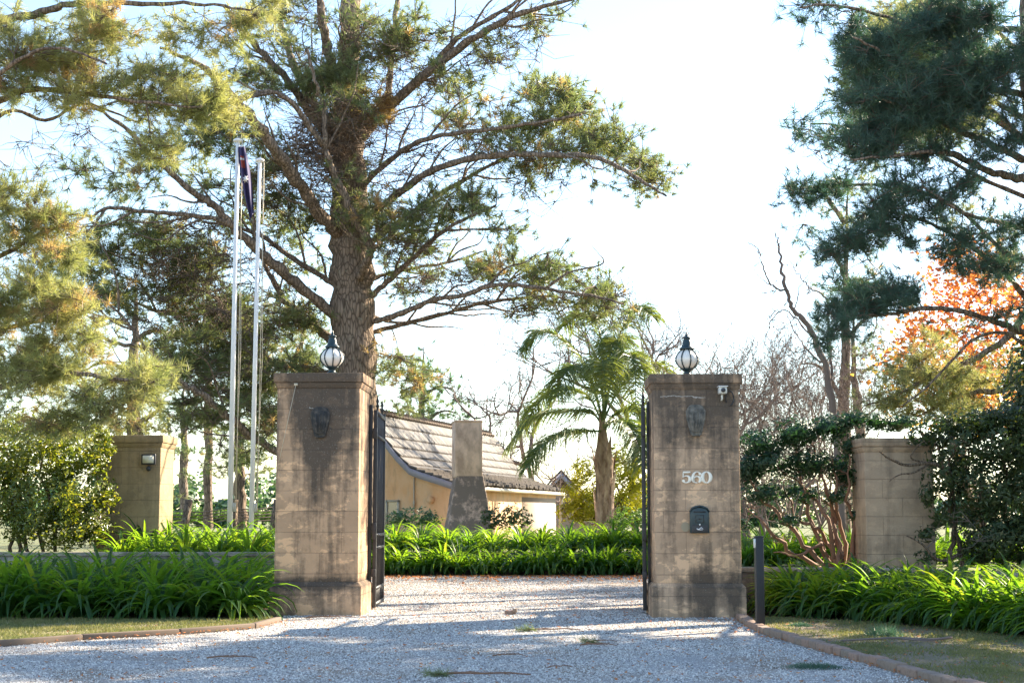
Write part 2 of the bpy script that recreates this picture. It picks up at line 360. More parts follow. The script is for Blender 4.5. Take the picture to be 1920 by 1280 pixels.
# retaining walls
def wallpath(name, pts, th, h, mat, label, cat='wall', z0=0, cap=.06):
    a = np.array(pts, float); t = np.gradient(a, axis=0); t /= np.linalg.norm(t, axis=1)[:,None]
    nrm = np.stack([-t[:,1], t[:,0]], 1)*th/2
    base = thing(name, label, cat, (a[0][0],a[0][1],z0))
    def ring(w, zl, zh):
        b = MB(); k = len(a); q = nrm*w
        v = np.concatenate([np.c_[a-q, np.full(k,zl)], np.c_[a+q, np.full(k,zl)], np.c_[a+q, np.full(k,zh)], np.c_[a-q, np.full(k,zh)]])
        f = []
        for i in range(k-1):
            for s_ in range(4):
                s2 = (s_+1)%4; f.append((s_*k+i, s_*k+i+1, s2*k+i+1, s2*k+i))
        f += [(0,k,2*k,3*k), (k-1,4*k-1,3*k-1,2*k-1)]
        b.add(v, f); return b
    off(ring(1, z0-.05, h-cap), base.location).build('wall_face', mat, base)
    if cap: off(ring(1.18, h-cap, h), base.location).build('coping', mat, base, bevel=.008)
    return base
wallpath('garden_wall', [(2.86,20.25),(3.6,20.25),(4.5,20.22),(4.95,20.0),(5.4,19.45),(5.75,18.7),(6.1,17.6),(6.6,16),(7.2,12.5)], .22, .58, M['wall'], 'low concrete retaining wall curving away right of the numbered pillar')
wallpath('garden_wall', [(-14,22.6),(-11,22.85),(-8,22.95),(-5,22.98),(-3.36,22.98)], .25, .72, M['wall'], 'low concrete wall behind the strap-leaved bed left of the gate')
wallpath('stone_wall', [(-3.3,33.3),(-1,33.28),(1,33.3),(3.3,33.3)], .3, .46, M['rubble'], 'low dark rubble stone wall at the far edge of the drive', cap=0)
# brick edging and timber edging
def resample(pts, step):
    a = np.array([p[:2] for p in pts], float); d = np.r_[0, np.cumsum(np.linalg.norm(np.diff(a,axis=0),axis=1))]
    s = np.arange(0, d[-1], step); return np.stack([np.interp(s, d, a[:,0]), np.interp(s, d, a[:,1])], 1)
b = MB(); q = resample(edgeR, .235)
for i in range(len(q)-1):
    m_ = (q[i]+q[i+1])/2; d = q[i+1]-q[i]
    b.box((m_[0]+random.uniform(-.008,.008), m_[1], .035+random.uniform(-.008,.008)), (.222,.11,.08), math.atan2(d[1],d[0])+random.uniform(-.05,.05))
b.build('brick_kerb', M['brick'], bevel=.01, kind='structure')
b = MB(); q = resample(edgeL, 1.1)
for i in range(len(q)-1):
    m_ = (q[i]+q[i+1])/2; d = q[i+1]-q[i]; L_ = np.linalg.norm(d)
    b.box((m_[0], m_[1], .03), (L_*.99,.07,.07), math.atan2(d[1],d[0])+random.uniform(-.01,.01))
b.build('timber_kerb', M['twig'], bevel=.01, kind='structure')

# ------------------------------------------------------------------ pillars
def pillar_mb(w, d, h, plinth=.42, capo=.045, pp=.05):
    sh = MB(); sh.box((0,0,(plinth+h-.14)/2), (w,d,h-.14-plinth))
    pl = MB()
    if plinth:
        pl.box((0,0,(plinth-.05)/2-.05), (w+2*pp,d+2*pp,plinth+.05))
        a, a2 = w/2+pp, d/2+pp; c, c2 = w/2+.004, d/2+.004; z0, z1 = plinth-.05+.0, plinth+.004
        pl.add([(-a,-a2,z0),(a,-a2,z0),(a,a2,z0),(-a,a2,z0),(-c,-c2,z1),(c,-c2,z1),(c,c2,z1),(-c,c2,z1)],
               [(0,1,5,4),(1,2,6,5),(2,3,7,6),(3,0,4,7),(4,5,6,7)])
    cp = MB(); a, a2 = w/2+capo, d/2+capo; e, e2 = w/2+.006, d/2+.006
    z0, z1, z2 = h-.20, h-.125, h
    cp.add([(-e,-e2,z0),(e,-e2,z0),(e,e2,z0),(-e,e2,z0),(-a+.012,-a2+.012,z1),(a-.012,-a2+.012,z1),(a-.012,a2-.012,z1),(-a+.012,a2-.012,z1)],
           [(3,2,1,0),(0,1,5,4),(1,2,6,5),(2,3,7,6),(3,0,4,7),(4,5,6,7)])
    cp.box((0,0,(z1+z2)/2+.002), (2*a,2*a2,z2-z1-.004))
    return sh, pl, cp
def pillar(x, y, w, d, h, rz, mat, label, z=0, plinth=.42, capo=.045):
    o = thing('gate_pillar', label, 'pillar', (x,y,z), rz)
    sh, pl, cp = pillar_mb(w, d, h, plinth, capo)
    sh.build('shaft', mat, o, bevel=.012)
    if plinth: pl.build('plinth', mat, o, bevel=.012)
    cp.build('capital', mat, o, bevel=.01)
    return o
PLX, PLY = -2.47, 20.0; PRX, PRY = 2.33, 19.6; PRZ = R(-2.2)
pl_ = pillar(PLX, PLY, 1.07, .98, 3.08, R(-2.2), M['pil_l'], 'tall stained stone gate pillar with black shield plaque and no number')
pr_ = pillar(PRX, PRY, 1.07, .98, 3.03, R(-1.2), M['pil_r'], 'tall stained stone gate pillar bearing the number 560 and a letterbox')
pillar(-6.16, 24.95, 1.05, .8, 2.09, R(-3), M['pil_s'], 'shorter tan pillar with a floodlight beside the glossy left shrub', .46, 0)
pillar(5.47, 21.95, .98, .75, 1.89, R(1), M['pil_t'], 'shorter pale pillar half hidden by the dark hedge on the right', .46, 0)

# plaques (shield shape), front face of the pillar
def plaque(px, fy, z, mat, label, rz):
    o = thing('shield_plaque', label, 'plaque', (px, fy, z), rz)
    sh = [(-.085,.185),(-.045,.20),(.045,.20),(.085,.185),(.125,.12),(.118,.02),(.07,-.17),(.045,-.195),(-.045,-.195),(-.07,-.17),(-.118,.02),(-.125,.12)]
    b = MB(); b.prism(sh, -.045, .002); b.build('backplate', mat, o, bevel=.008)
    b = MB(); b.prism([(x*.72,z_*.76) for x,z_ in sh], -.068, -.0445); b.build('raised_shield', mat, o, bevel=.01)
    b = MB()
    for k in (-.5,0,.5): b.tube([(k*.1,-.07,.11),(k*.075,-.074,-.02),(k*.05,-.07,-.12)], [.008,.01,.006], 6)
    b.build('fluting', mat, o, smooth=True)
plaque(-2.46, PLY-.491, 2.44, M['plaqueb'], 'black weathered shield plaque on the left gate pillar', R(-2.2))
plaque(2.31, PRY-.491, 2.44, M['plaque'], 'grey stone shield plaque above the number on the right pillar', R(-1.2))

# lamps
def lamp(x, y, z, label):
    o = thing('pillar_lantern', label, 'lantern', (x,y,z), 0, 'globe lanterns on the gate pillars')
    b = MB(); b.lathe([(0,0),(.095,0),(.095,.02),(.075,.03),(.045,.05),(.042,.075),(.07,.095),(.085,.105),(.085,.115),(0,.116)]); b.build('base', M['teal'], o, smooth=True)
    def gr(t): return .05+.105*math.sin(math.pi*min(1,t*.96+.06))**.75
    prof = [(gr(t)-.006, .115+.255*t) for t in np.linspace(0,1,15)]
    b = MB(); b.lathe([(0,.115)]+prof+[(0,.37)], n=32); b.build('globe', M['glassw'], o, smooth=True)
    b = MB()
    for k in range(8):
        a = k*math.pi/4+.2
        b.tube([((gr(t)+.001)*math.cos(a), (gr(t)+.001)*math.sin(a), .115+.255*t) for t in np.linspace(0,1,13)], .0085, 5)
    b.build('ribs', M['teal'], o, smooth=True)
    b = MB(); b.lathe([(0,.365),(.088,.36),(.10,.372),(.092,.385),(.072,.40),(.06,.43),(.056,.46),(.046,.485),(.04,.50),(.055,.508),(.055,.517),(.03,.53),(.016,.545),(.02,.556),(.012,.566),(.008,.59),(0,.60)])
    b.build('cap', M['teal'], o, smooth=True)
lamp(-2.36, 19.85, 3.08, 'black globe lantern with white glass standing on the left gate pillar')
lamp(2.27, 19.6, 3.03, 'black globe lantern with white glass standing on the pillar numbered 560')

# numerals 5 6 0: ribbons whose width swells and thins like a bold serif face
def numeral(kind):
    b = MB()
    def rib(pts, ws):
        pts = np.array(pts, float); n = len(pts); tt = np.linspace(0,1,n*4)
        s = np.linspace(0,1,n)
        X = np.interp(tt, s, pts[:,0]); Z = np.interp(tt, s, pts[:,1]); Wd = np.interp(tt, s, ws)
        for _ in range(2):
            X[1:-1] = (X[:-2]+X[1:-1]*2+X[2:])/4; Z[1:-1] = (Z[:-2]+Z[1:-1]*2+Z[2:])/4
        t = np.gradient(np.c_[X,Z], axis=0); t /= np.linalg.norm(t,axis=1)[:,None]
        nx, nz = -t[:,1]*Wd/2, t[:,0]*Wd/2; k = len(X)
        v = np.concatenate([np.c_[X-nx, np.full(k,-.012), Z-nz], np.c_[X+nx, np.full(k,-.012), Z+nz], np.c_[X+nx, np.full(k,.002), Z+nz], np.c_[X-nx, np.full(k,.002), Z-nz]])
        f = []
        for i in range(k-1):
            for a in range(4): f.append((a*k+i, a*k+i+1, ((a+1)%4)*k+i+1, ((a+1)%4)*k+i))
        f += [(0,k,2*k,3*k),(k-1,4*k-1,3*k-1,2*k-1)]
        b.add(v, f)
    H = .165
    if kind == '0':
        a = np.linspace(0, 2*math.pi, 25)
        rib([(.048*math.sin(q), H/2+.074*math.cos(q)) for q in a], [.016+.026*abs(math.sin(q))**1.5 for q in a])
    if kind == '6':
        rib([(.040,.138),(.022,.156),(-.004,.158),(-.030,.135),(-.044,.09),(-.044,.055),(-.036,.025),(-.012,.009),(.010,.009)], [.020,.012,.014,.026,.036,.036,.028,.014,.012])
        a = np.linspace(-.35*math.pi, 1.2*math.pi, 18)
        rib([(.006+.040*math.cos(q), .052+.043*math.sin(q)) for q in a[::-1]], [.016+.020*max(0,math.cos(q)) for q in a[::-1]])
        b.add([(.04+.017*math.cos(q), -.0121, .130+.017*math.sin(q)) for q in np.linspace(0,2*math.pi,12,endpoint=False)], [tuple(range(12))])
    if kind == '5':
        rib([(-.040,.150),(.0,.150),(.046,.153)], [.026,.026,.022])
        rib([(-.036,.150),(-.038,.11),(-.040,.080)], [.014,.012,.012])
        rib([(-.040,.084),(-.015,.101),(.014,.102),(.038,.080),(.042,.05),(.030,.022),(.002,.010),(-.028,.014),(-.042,.036)], [.010,.014,.020,.034,.038,.030,.016,.014,.02])
        b.add([(-.036+.018*math.cos(q), -.0121, .036+.018*math.sin(q)) for q in np.linspace(0,2*math.pi,12,endpoint=False)], [tuple(range(12))])
    return b
for k, (ch, wd) in enumerate((('5','first cream serif numeral 5 of the house number'),('6','middle cream serif numeral 6 of the house number'),('0','last cream serif numeral 0 of the house number'))):
    o = numeral(ch).build('house_numeral', M['cream'], label=wd, cat='house number', group='house number 560')
    o.location = (2.185+k*.125, PRY-.492-.125*k*.02, 1.655); o.rotation_euler = (0,0,R(-1.2)); o.scale = (1.08,1,.92)

# letterbox
lx, ly, lz = 2.335, PRY-.492, 1.04
o = thing('letterbox', 'dark green arched metal letterbox on the pillar below the number', 'letterbox', (lx,ly,lz), R(-1.2))
arc = [(.105*math.cos(a), .275+.045*math.sin(a)) for a in np.linspace(0, math.pi, 9)]
b = MB(); b.prism([(-.118,0),(.118,0),(.118,.25),(.105,.275)]+arc[1:-1]+[(-.105,.275),(-.118,.25)], -.085, .002); b.build('body', M['teal'], o, bevel=.008)
b = MB(); b.prism([(-.128,.262),(-.10,.312),(-.05,.337),(0,.345),(.05,.337),(.10,.312),(.128,.262),(.115,.262),(.09,.30),(0,.328),(-.09,.30),(-.115,.262)], -.105, 0.0); b.build('hood', M['teal'], o, bevel=.004)
b = MB(); b.box((0,-.088,.055),(.2,.008,.09)); b.build('door', M['iron'], o, bevel=.003)
b = MB(); b.box((0,-.087,.262),(.15,.01,.016)); b.build('slot', M['iron'], o)
b = MB()
for s_ in (-1,1): b.box((s_*.05,-.088,.175),(.006,.008,.09)); b.box((0,-.088,.175+s_*.045),(.106,.008,.006))
b.lathe([(0,-.008),(.025,0),(.0,.008)], (0,-.088,.175), 10); b.build('panel_trim', M['iron'], o)
b = MB(); b.lathe([(0,-.012),(.012,0),(0,.012)], (0,-.094,.105), 8); b.tube([(-.04,-.094,.055),(-.01,-.096,.047),(.015,-.096,.07),(.04,-.094,.05)], .005, 5); b.tube([(-.03,-.094,.042),(.035,-.094,.042)], .004, 5)
b.build('post_horn_emblem', M['white'], o)
b = MB(); b.add([(2.165+.055*math.cos(q), PRY-.4945, 1.115+.06*math.sin(q)) for q in np.linspace(0,2*math.pi,20,endpoint=False)], [tuple(range(20))]); b.add([(2.165+.055*math.cos(q), PRY-.480, 1.115+.06*math.sin(q)) for q in np.linspace(0,2*math.pi,20,endpoint=False)], [tuple(range(20))])
b.add(np.concatenate([b.v[0],b.v[1]]), [(i,(i+1)%20,20+(i+1)%20,20+i) for i in range(20)])
b.build('patch', simple('cement_patch', (.34,.28,.19), .9), label='round beige cement patch left of the letterbox', cat='patch')

# security camera
o = thing('security_camera', 'small white security camera under the cap of the numbered pillar', 'security camera', (2.64, PRY-.50, 2.78), R(-1.2))
b = MB(); b.box((-.0,-.10,.03),(.10,.17,.085)); b.build('housing', M['plastic'], o, bevel=.012)
b = MB(); b.box((0,-.10,.078),(.12,.20,.010)); b.build('sunshield', M['white'], o, bevel=.003)
b = MB(); b.lathe([(0,-.002),(.028,0),(.028,.02),(0,.02)], n=14); b.v=[np.stack([v[:,0], -v[:,2]-.186, v[:,1]+.03],1) for v in b.v]; b.build('lens', M['darkplastic'], o)
b = MB(); b.tube([(0,-.06,-.01),(0,-.05,-.07),(0,0,-.09)], .014, 8); b.build('bracket', M['plastic'], o)
b = MB(); a = np.linspace(-.5*math.pi, 1.2*math.pi, 16); b.tube([(.10+.05*math.cos(q), -.012, -.06+.09*math.sin(q)) for q in a], .008, 6); b.tube([(0,-.02,0),(.05,-.03,.02),(.08,-.02,.035)], .006, 6); b.build('cable', M['darkplastic'], o)

# small hook and string on the left pillar
b = MB(); b.box((-2.78, PLY-.505, 2.93), (.045,.03,.03)); b.tube([(-2.78,PLY-.52,2.92),(-2.88,PLY-.50,2.45),(-2.98,PLY-.50,1.95)], .003, 4); b.build('hook', M['rope'], label='small pale hook and string at the top of the left pillar', cat='hook')

# floodlight on the short left pillar
o = thing('floodlight', 'small black sensor floodlight on the short tan pillar', 'floodlight', (-5.83, 24.95-.42, 2.08), R(-3))
b = MB(); b.box((0,-.07,.08),(.23,.05,.17)); b.build('housing', M['darkplastic'], o, bevel=.01)
b = MB(); b.box((0,-.098,.08),(.18,.006,.12)); b.build('lens', M['lens'], o)
b = MB(); b.lathe([(0,-.045),(.035,-.02),(.038,.01),(.02,.04),(0,.045)], (0,-.07,-.07), 14); b.build('sensor', M['darkplastic'], o, smooth=True)
b = MB(); b.box((0,-.02,.03),(.06,.05,.08)); b.build('bracket', M['darkplastic'], o)

# ------------------------------------------------------------------ gates
def gate(hx, hy, ang, side, L, label):
    """leaf swung inwards; local +x runs from the hinge to the free end"""
    o = thing('gate_leaf', label, 'gate', (hx,hy,.05), ang)
    H = 2.62
    top = lambda x: H-.02+.30*(x/L)**2*0 + .0
    def one(nm, fn, sm=False, bv=0):
        b = MB(); fn(b); b.build(nm, M['iron'], o, smooth=sm, bevel=bv)
    one('stile', lambda b: b.box((.025,0,H/2),(.06,.05,H)), bv=.004)
    one('stile', lambda b: b.box((L-.025,0,H/2+.02),(.05,.05,H+.04)), bv=.004)
    for z, h in ((.03,.05),(.24,.035),(.78,.035),(.95,.035),(2.28,.035),(H-.03,.05)): one('rail', lambda b: b.box((L/2,0,z),(L-.1,.042,h)))
    n = 9
    for k in range(1,n):
        x = .05+(L-.1)*k/n; one('upright_bar', lambda b: b.tube([(x,0,.03),(x,0,H-.03)], .009, 6), True)
    for k in range(n):
        x = .05+(L-.1)*(k+.5)/n
        for za, zb in ((.03,.24),(2.28,H-.03)): one('dog_bar', lambda b: b.tube([(x,0,za),(x,0,zb)], .008, 6), True)
    for x in (.30, L-.35): one('finial', lambda b: b.lathe([(.014,H),(.014,H+.05),(.026,H+.07),(.012,H+.10),(.022,H+.14),(0,H+.22)], (x,0,0), 8), True)
    for z, h in ((1.0,.22),(2.3,.14),(.45,.1)): one('hinge', lambda b: b.box((-.055,0,z),(.05,.06,h)), bv=.006)
    return o
gate(-1.835, 20.44, R(90.4), 1, 1.45, 'black iron gate leaf swung open behind the left pillar')
gate(1.705, 19.75, R(85.2), -1, 1.5, 'black iron gate leaf swung open beside the numbered pillar')
b = MB(); b.box((-1.895,20.44,1.53),(.04,.06,2.42)); b.build('gate_post', M['iron'], bevel=.004, label='slim black steel hinge post fixed to the left pillar', cat='gate post')
b = MB(); b.box((1.772,19.80,1.42),(.035,.05,2.62)); b.build('gate_post', M['iron'], bevel=.004, label='slim black steel hinge post fixed to the numbered pillar', cat='gate post')

# bollard
g0 = G(1427,1182)
o = thing('bollard', 'square black metal bollard at the brick edging', 'bollard', (g0[0],g0[1]+.05,0), R(6))
b = MB(); b.box((0,0,.5),(.088,.088,1.04)); b.build('post', simple('bollard_paint', (.006,.008,.012), .5), o, bevel=.004)
b = MB(); b.box((0,0,1.024),(.094,.094,.012)); b.build('cap_plate', M['iron'], o, bevel=.002)
b = MB(); b.box((-.05,-.01,.95),(.012,.06,.10)); b.build('pale_side_plate', M['plastic'], o)  # small pale plate on the left side of the post
# cables by the wall
b = MB(); b.tube([(2.93,19.98,.05),(2.94,19.95,.3),(2.92,19.97,.5),(2.96,20.0,.62),(2.99,20.3,.60)], .009, 6); b.build('red_cable', M['red'], label='thin red cable rising beside the numbered pillar base', cat='cable')
b = MB(); b.tube([(2.92,19.95,.28),(3.02,19.9,.20),(3.1,19.85,.10),(3.22,19.8,.03)], .014, 6); b.tube([(2.93,20.0,.25),(3.05,19.95,.24),(3.13,19.9,.12)], .010, 6); b.build('black_hose', M['darkplastic'], label='short black hoses at the foot of the right wall', cat='hose')

# ------------------------------------------------------------------ flagpoles, flag
def flagpole(px0, px1, pyt, D, r, label):
    base = P(px0, 978, D); top = P(px1, pyt, D); x = base[0]
    tx = top[0]
    o = thing('flagpole', label, 'flagpole', (x, D, .42))
    h = top[2]-.42; lean = tx-x
    b = MB(); b.tube([(0,0,0),(lean,0,h)], [r, r*.72], 14); b.build('pole', M['white'], o, smooth=True)
    b = MB(); b.lathe([(0,h-.01),(.085,h),(.09,h+.03),(.05,h+.06),(0,h+.065)], (lean,0,0), 14); b.build('cap', M['white'], o, smooth=True)
    b = MB(); b.tube([(.11,-.02,.9),(lean+.09,-.02,h-.03)], .008, 5); b.tube([(.08,-.03,.95),(lean*.5+.14,-.03,h/2),(lean+.07,-.03,h-.03)], .006, 5); b.build('halyard', M['rope'], o)
    b = MB(); b.box((.075,-.01,1.0),(.05,.03,.16)); b.build('cleat', M['plastic'], o)
    return o
flagpole(431, 446, 266, 28.0, .052, 'taller white flagpole, on the left, carrying a furled blue flag')
flagpole(471, 487, 303, 28.6, .048, 'shorter white flagpole without a flag, nearer the gate pillar')
# limp flag: gathered folds along a slanting fall
o = thing('flag', 'limp dark blue flag with red and white corner hanging from the taller flagpole', 'flag', tuple(P(449,275,27.9)))
def flagmesh(t0, t1, u0, u1, m, lift=0):
    n, k = 26, 22; V = []; F = []
    for i in range(n+1):
        t = t0+(t1-t0)*i/n
        for j in range(k+1):
            u = u0+(u1-u0)*j/k
            w = .05+.17*math.sin(math.pi*min(1,t*.8+.1))**.7*(1-.45*t)
            cx = .03+.22*t**1.15; x = cx+(u-.45)*w
            y = .055*math.sin(u*13+t*3)*(.4+.6*math.sin(math.pi*t))-lift
            V.append((x, y, -1.32*t-.06*math.sin(u*5)*t))
    for i in range(n):
        for j in range(k): a = i*(k+1)+j; F.append((a,a+1,a+k+2,a+k+1))
    b = MB(); b.add(V, F); return b
flagmesh(0,1,0,1,0).build('flag_cloth', M['flagb'], o, smooth=True)
flagmesh(.13,.30,.30,.62,0,.006).build('flag_canton', M['flagr'], o, smooth=True)
flagmesh(.16,.19,.22,.66,0,.011).build('flag_cross', M['flagw'], o, smooth=True)
b = MB(); st = []
for i in range(14):
    a = i*math.pi/7; r_ = .085 if i % 2 == 0 else .038; st.append((.14+r_*math.cos(a)*.7, -.64+r_*math.sin(a)))
b.prism(st, -.085, -.075); b.build('flag_star', M['flagw'], o)

# leaning log posts and wires behind the left bed
for (px, py, lean, dx, wd) in ((338, 985, .16, 0, 'leftmost short log post leaning right beside the tan pillar'), (436, 985, .03, 0, 'short upright log post behind the taller flagpole'), (505, 985, .15, 0, 'short dark log post leaning right beside the left gate pillar')):
    p0 = P(px, py, 30); o = thing('log_post', wd, 'log post', (p0[0], 30, .44))
    b = MB(); b.tube([(0,0,0),(lean,0,p0[2]-.44+.5)], .075, 12); b.build('log', M['limb'], o)
    b = MB(); b.tube([(lean,0,p0[2]-.44+.495),(lean*1.01,0,p0[2]-.44+.51)], .065, 12); b.build('sawn_end', M['greytwig'], o)
b = MB()
for k in range(5):
    a = P(322,958+k*7,30.2); c = P(436,952+k*5,30.2); e = P(516,950+k*6,30.2); b.tube([a,(a+c)/2-np.array((0,0,.05)),c,(c+e)/2-np.array((0,0,.04)),e], .010, 5)
b.build('wire_fence', M['greytwig'], label='slack strands of wire between the log posts', cat='wire fence')

# ------------------------------------------------------------------ house
u = np.array((.254,.967)); p_ = np.array((.967,-.254))
E0 = np.array((-1.5,42.0)); WH = 2.66; LEN = 13.4
def H(w, t, z):
    """w: 0 ridge .. 1 right eave (negative: left), t: metres along the ridge"""
    q = E0-(1-w)*WH*p_+t*u; return (q[0], q[1], z)
hb = np.array((E0[0]-WH*p_[0], E0[1]-WH*p_[1], .45))
ho = thing('cottage', 'low ochre cottage with swept shingle roof and chimney beyond the gate', 'cottage', tuple(hb))
def prof(w):
    w = abs(w); return np.interp(w, [0,.1,.2,.34,.48,.6,.8,1.0], [4.16,3.80,3.42,2.98,2.62,2.50,2.34,2.16])
b = MB()  # walls with open space left for a window on the gable
WW = .90
ws = [-WW,-.75,-.5,-.25,0,.1,.2,.34,.48,.6,.75,WW]
bot = [H(w,.25,.3) for w in ws]; topv = [H(w,.25,prof(w)-.10) for w in ws]
n = len(ws); b.add(bot+topv, [(i,i+1,n+i+1,n+i) for i in range(n-1)])
bot = [H(w,LEN-.3,.3) for w in ws]; topv = [H(w,LEN-.3,prof(w)-.10) for w in ws]
b.add(bot+topv, [(i+1,i,n+i,n+i+1) for i in range(n-1)])
for s_ in (-1,1): b.add([H(s_*WW,.25,.3),H(s_*WW,LEN-.3,.3),H(s_*WW,LEN-.3,prof(WW)-.1),H(s_*WW,.25,prof(WW)-.1)], [(0,1,2,3)])
off(b, hb).build('wall', M['ochre'], ho)
b = MB(); b.add([H(WW+.006,8.2,.3),H(WW+.006,LEN-.35,.3),H(WW+.006,LEN-.35,1.9),H(WW+.006,8.2,1.9),H(WW-.01,8.2,.3),H(WW-.01,LEN-.35,.3),H(WW-.01,LEN-.35,1.9),H(WW-.01,8.2,1.9)], [(0,1,2,3),(0,3,7,4),(3,2,6,7),(2,1,5,6)])
off(b, hb).build('wall_panel', M['creamwall'], ho)
b = MB()  # roof: overlapping shingle courses, each a row of separate slabs
NC = 11
for sd_ in (1,-1):
    ts = np.concatenate([np.arange(0, LEN, .19), [LEN]])
    for c_ in range(NC):
        w0 = c_/NC; w1 = (c_+1)/NC+.012
        jit = RNG.uniform(-.004,.004,len(ts))*(1+3*(c_ > NC-3)); shift = (c_%2)*.095
        for i in range(len(ts)-1):
            a0 = min(LEN, ts[i]+shift*(i>0)); a1 = min(LEN, ts[i+1]+shift)
            if a1-a0 < .02: continue
            z0 = prof(w0)+.015; z1 = prof(w1)+.075+jit[i]; ww1 = w1+jit[i]*.4
            if c_ == NC-1: ww1 += .02*random.random()
            v = [H(sd_*w0,a0,z0),H(sd_*w0,a1-.008,z0),H(sd_*ww1,a1-.008,z1),H(sd_*ww1,a0,z1)]
            v += [(q[0],q[1],q[2]-.065) for q in v]
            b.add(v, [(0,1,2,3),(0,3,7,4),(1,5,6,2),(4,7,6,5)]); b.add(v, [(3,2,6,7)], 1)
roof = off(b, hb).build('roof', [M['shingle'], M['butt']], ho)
b = MB()
for i in range(int(LEN/.26)):
    a = .1+i*.26; q = np.array(H(0,a,4.22)); q2 = np.array(H(-.035,a-.10,4.36)); b.tube([np.array(H(.03,a+.05,4.17)), q2], .035, 5)
b.tube([H(0,0,4.20),H(0,LEN,4.20)], .06, 6)
off(b, hb).build('ridge_cap', M['twig'], roof)
b = MB()  # barge boards
for s_ in (1,-1):
    ks = [0,.1,.2,.34,.48,.6,.8,1.0]
    v = []
    for k_ in ks:
        for (dt, dz) in ((-.06,-.02),(-.06,-.21),(.02,-.21),(.02,-.02)): v.append(H(s_*k_,dt,prof(k_)+dz))
    f = []
    for i in range(len(ks)-1):
        for a in range(4): f.append((i*4+a,i*4+(a+1)%4,(i+1)*4+(a+1)%4,(i+1)*4+a))
    b.add(v, f)
off(b, hb).build('barge_board', M['fascia'], ho)
b = MB(); v = []
for (ww,dz) in ((1.0,-.03),(1.03,-.12),(1.0,-.16),(.97,-.05)): v += [H(ww,.6,prof(1)+dz),H(ww,LEN,prof(1)+dz)]
b.add(v, [(0,1,3,2),(2,3,5,4),(4,5,7,6),(6,7,1,0)]); b.tube([H(1.0,LEN-.1,2.02),H(.96,LEN-.15,1.85),H(.935,LEN-.2,.4)], .05, 8)
off(b, hb).build('gutter', M['gutter'], ho)
# window on the gable, behind the gate leaf
wx0 = None
for wc, wd in ((.20,.0),):
    fr = MB()
    a, c2 = wc-.14, wc+.14; z0, z1 = .95, 1.72
    for (q0,q1,za,zb) in ((a,c2,z1-.06,z1),(a,c2,z0,z0+.06),(a,a+.022,z0,z1),(c2-.022,c2,z0,z1),(wc-.008,wc+.008,z0,z1),(a,c2,1.32,1.35)):
        v = [H(q0,.19,za),H(q1,.19,za),H(q1,.19,zb),H(q0,.19,zb),H(q0,.25,za),H(q1,.25,za),H(q1,.25,zb),H(q0,.25,zb)]
        fr.add(v, [(0,1,2,3),(3,2,6,7),(0,4,5,1),(0,3,7,4),(1,5,6,2)])
    w_ = off(fr, hb).build('window', M['gutter'], ho)
    g_ = MB(); g_.add([H(a,.238,z0),H(c2,.238,z0),H(c2,.238,z1),H(a,.238,z1)], [(0,1,2,3)]); off(g_, hb).build('pane', M['glass'], w_)
b = MB(); b.lathe([(0,0),(.11,0),(.11,.03),(0,.03)], n=16); q = np.array(H(.68,.23,1.72)); v = b.v[0]; b.v=[np.stack([v[:,0]*.967-v[:,2]*.254, -v[:,0]*.254-v[:,2]*.967, v[:,1]],1)+q]
off(b, hb).build('wall_vent', M['ochre'], ho)
b = MB(); 
for zz in (.6,1.1): pass
v = np.array(H(.50,.22,0)); b.tube([(v[0],v[1],.5),(v[0],v[1],2.35)], .02, 6); b.box((v[0],v[1],1.62),(.06,.05,.14)); off(b, hb).build('service_pipe', M['gutter'], ho)
# chimney
CX, CY = -1.22, 41.35
b = MB(); b.box((CX,CY,(2.30+3.80)/2),(.74,.74,1.5), R(9)); b.box((CX,CY,3.815),(.77,.77,.06), R(9)); off(b, hb); ch = b.build('chimney', M['chim'], ho, bevel=.02)
b = MB(); pr = [(2.34,.74),(2.2,.78),(1.8,.92),(1.4,1.02),(1.0,1.16),(.7,1.32),(.4,1.5)]
v = []
for z, w in pr:
    for sx, sy in ((-1,-1),(1,-1),(1,1),(-1,1)):
        a = R(9); X, Y = sx*w/2, sy*(.37+(w-.74)*.3)
        v.append((CX+.03+X*math.cos(a)-Y*math.sin(a), CY+X*math.sin(a)+Y*math.cos(a), z))
f = [(i*4+k,(i+1)*4+k,(i+1)*4+(k+1)%4,i*4+(k+1)%4) for i in range(len(pr)-1) for k in range(4)]
b.add(v, f); off(b, hb).build('flared_base', M['chimb'], ch, bevel=.03)
# far gabled house, mostly hidden by yellow shrub
D2 = 62
ap = P(1052,884,D2); z1 = P(1022,916,D2)[2]; sl = (ap[2]-z1)/(ap[0]-P(1022,916,D2)[0]); hw = 2.3; zb = ap[2]-sl*hw
h2 = thing('gabled_house', 'small cream gabled house far behind the palm and yellow shrub', 'house', (ap[0],D2,.45))
b = MB(); b.prism([(-hw+.3,0),(hw-.3,0),(hw-.3,zb+sl*.3-.45-.1),(0,ap[2]-.45-.12),(-hw+.3,zb+sl*.3-.45-.1)], .3, 8); b.build('wall', M['creamwall'], h2)
b = MB()
for s_ in (1,-1): b.prism([(0,ap[2]-.45),(s_*hw,zb-.45),(s_*hw,zb-.45+.1),(0,ap[2]-.45+.1)], 0, 8.5)
b.build('roof', M['shingle'], h2)
b = MB()
for s_ in (1,-1): b.prism([(0,ap[2]-.47),(s_*hw,zb-.47),(s_*hw,zb-.47-.18),(0,ap[2]-.47-.22)], -.04, .02)
b.build('barge_board', M['fascia'], h2)
wallpath('stone_wall', [(P(1040,970,56)[0],56),(P(1230,970,56)[0],56)], .4, .75, M['rubble'], 'dark rubble garden wall beside the far house', z0=.45, cap=0)

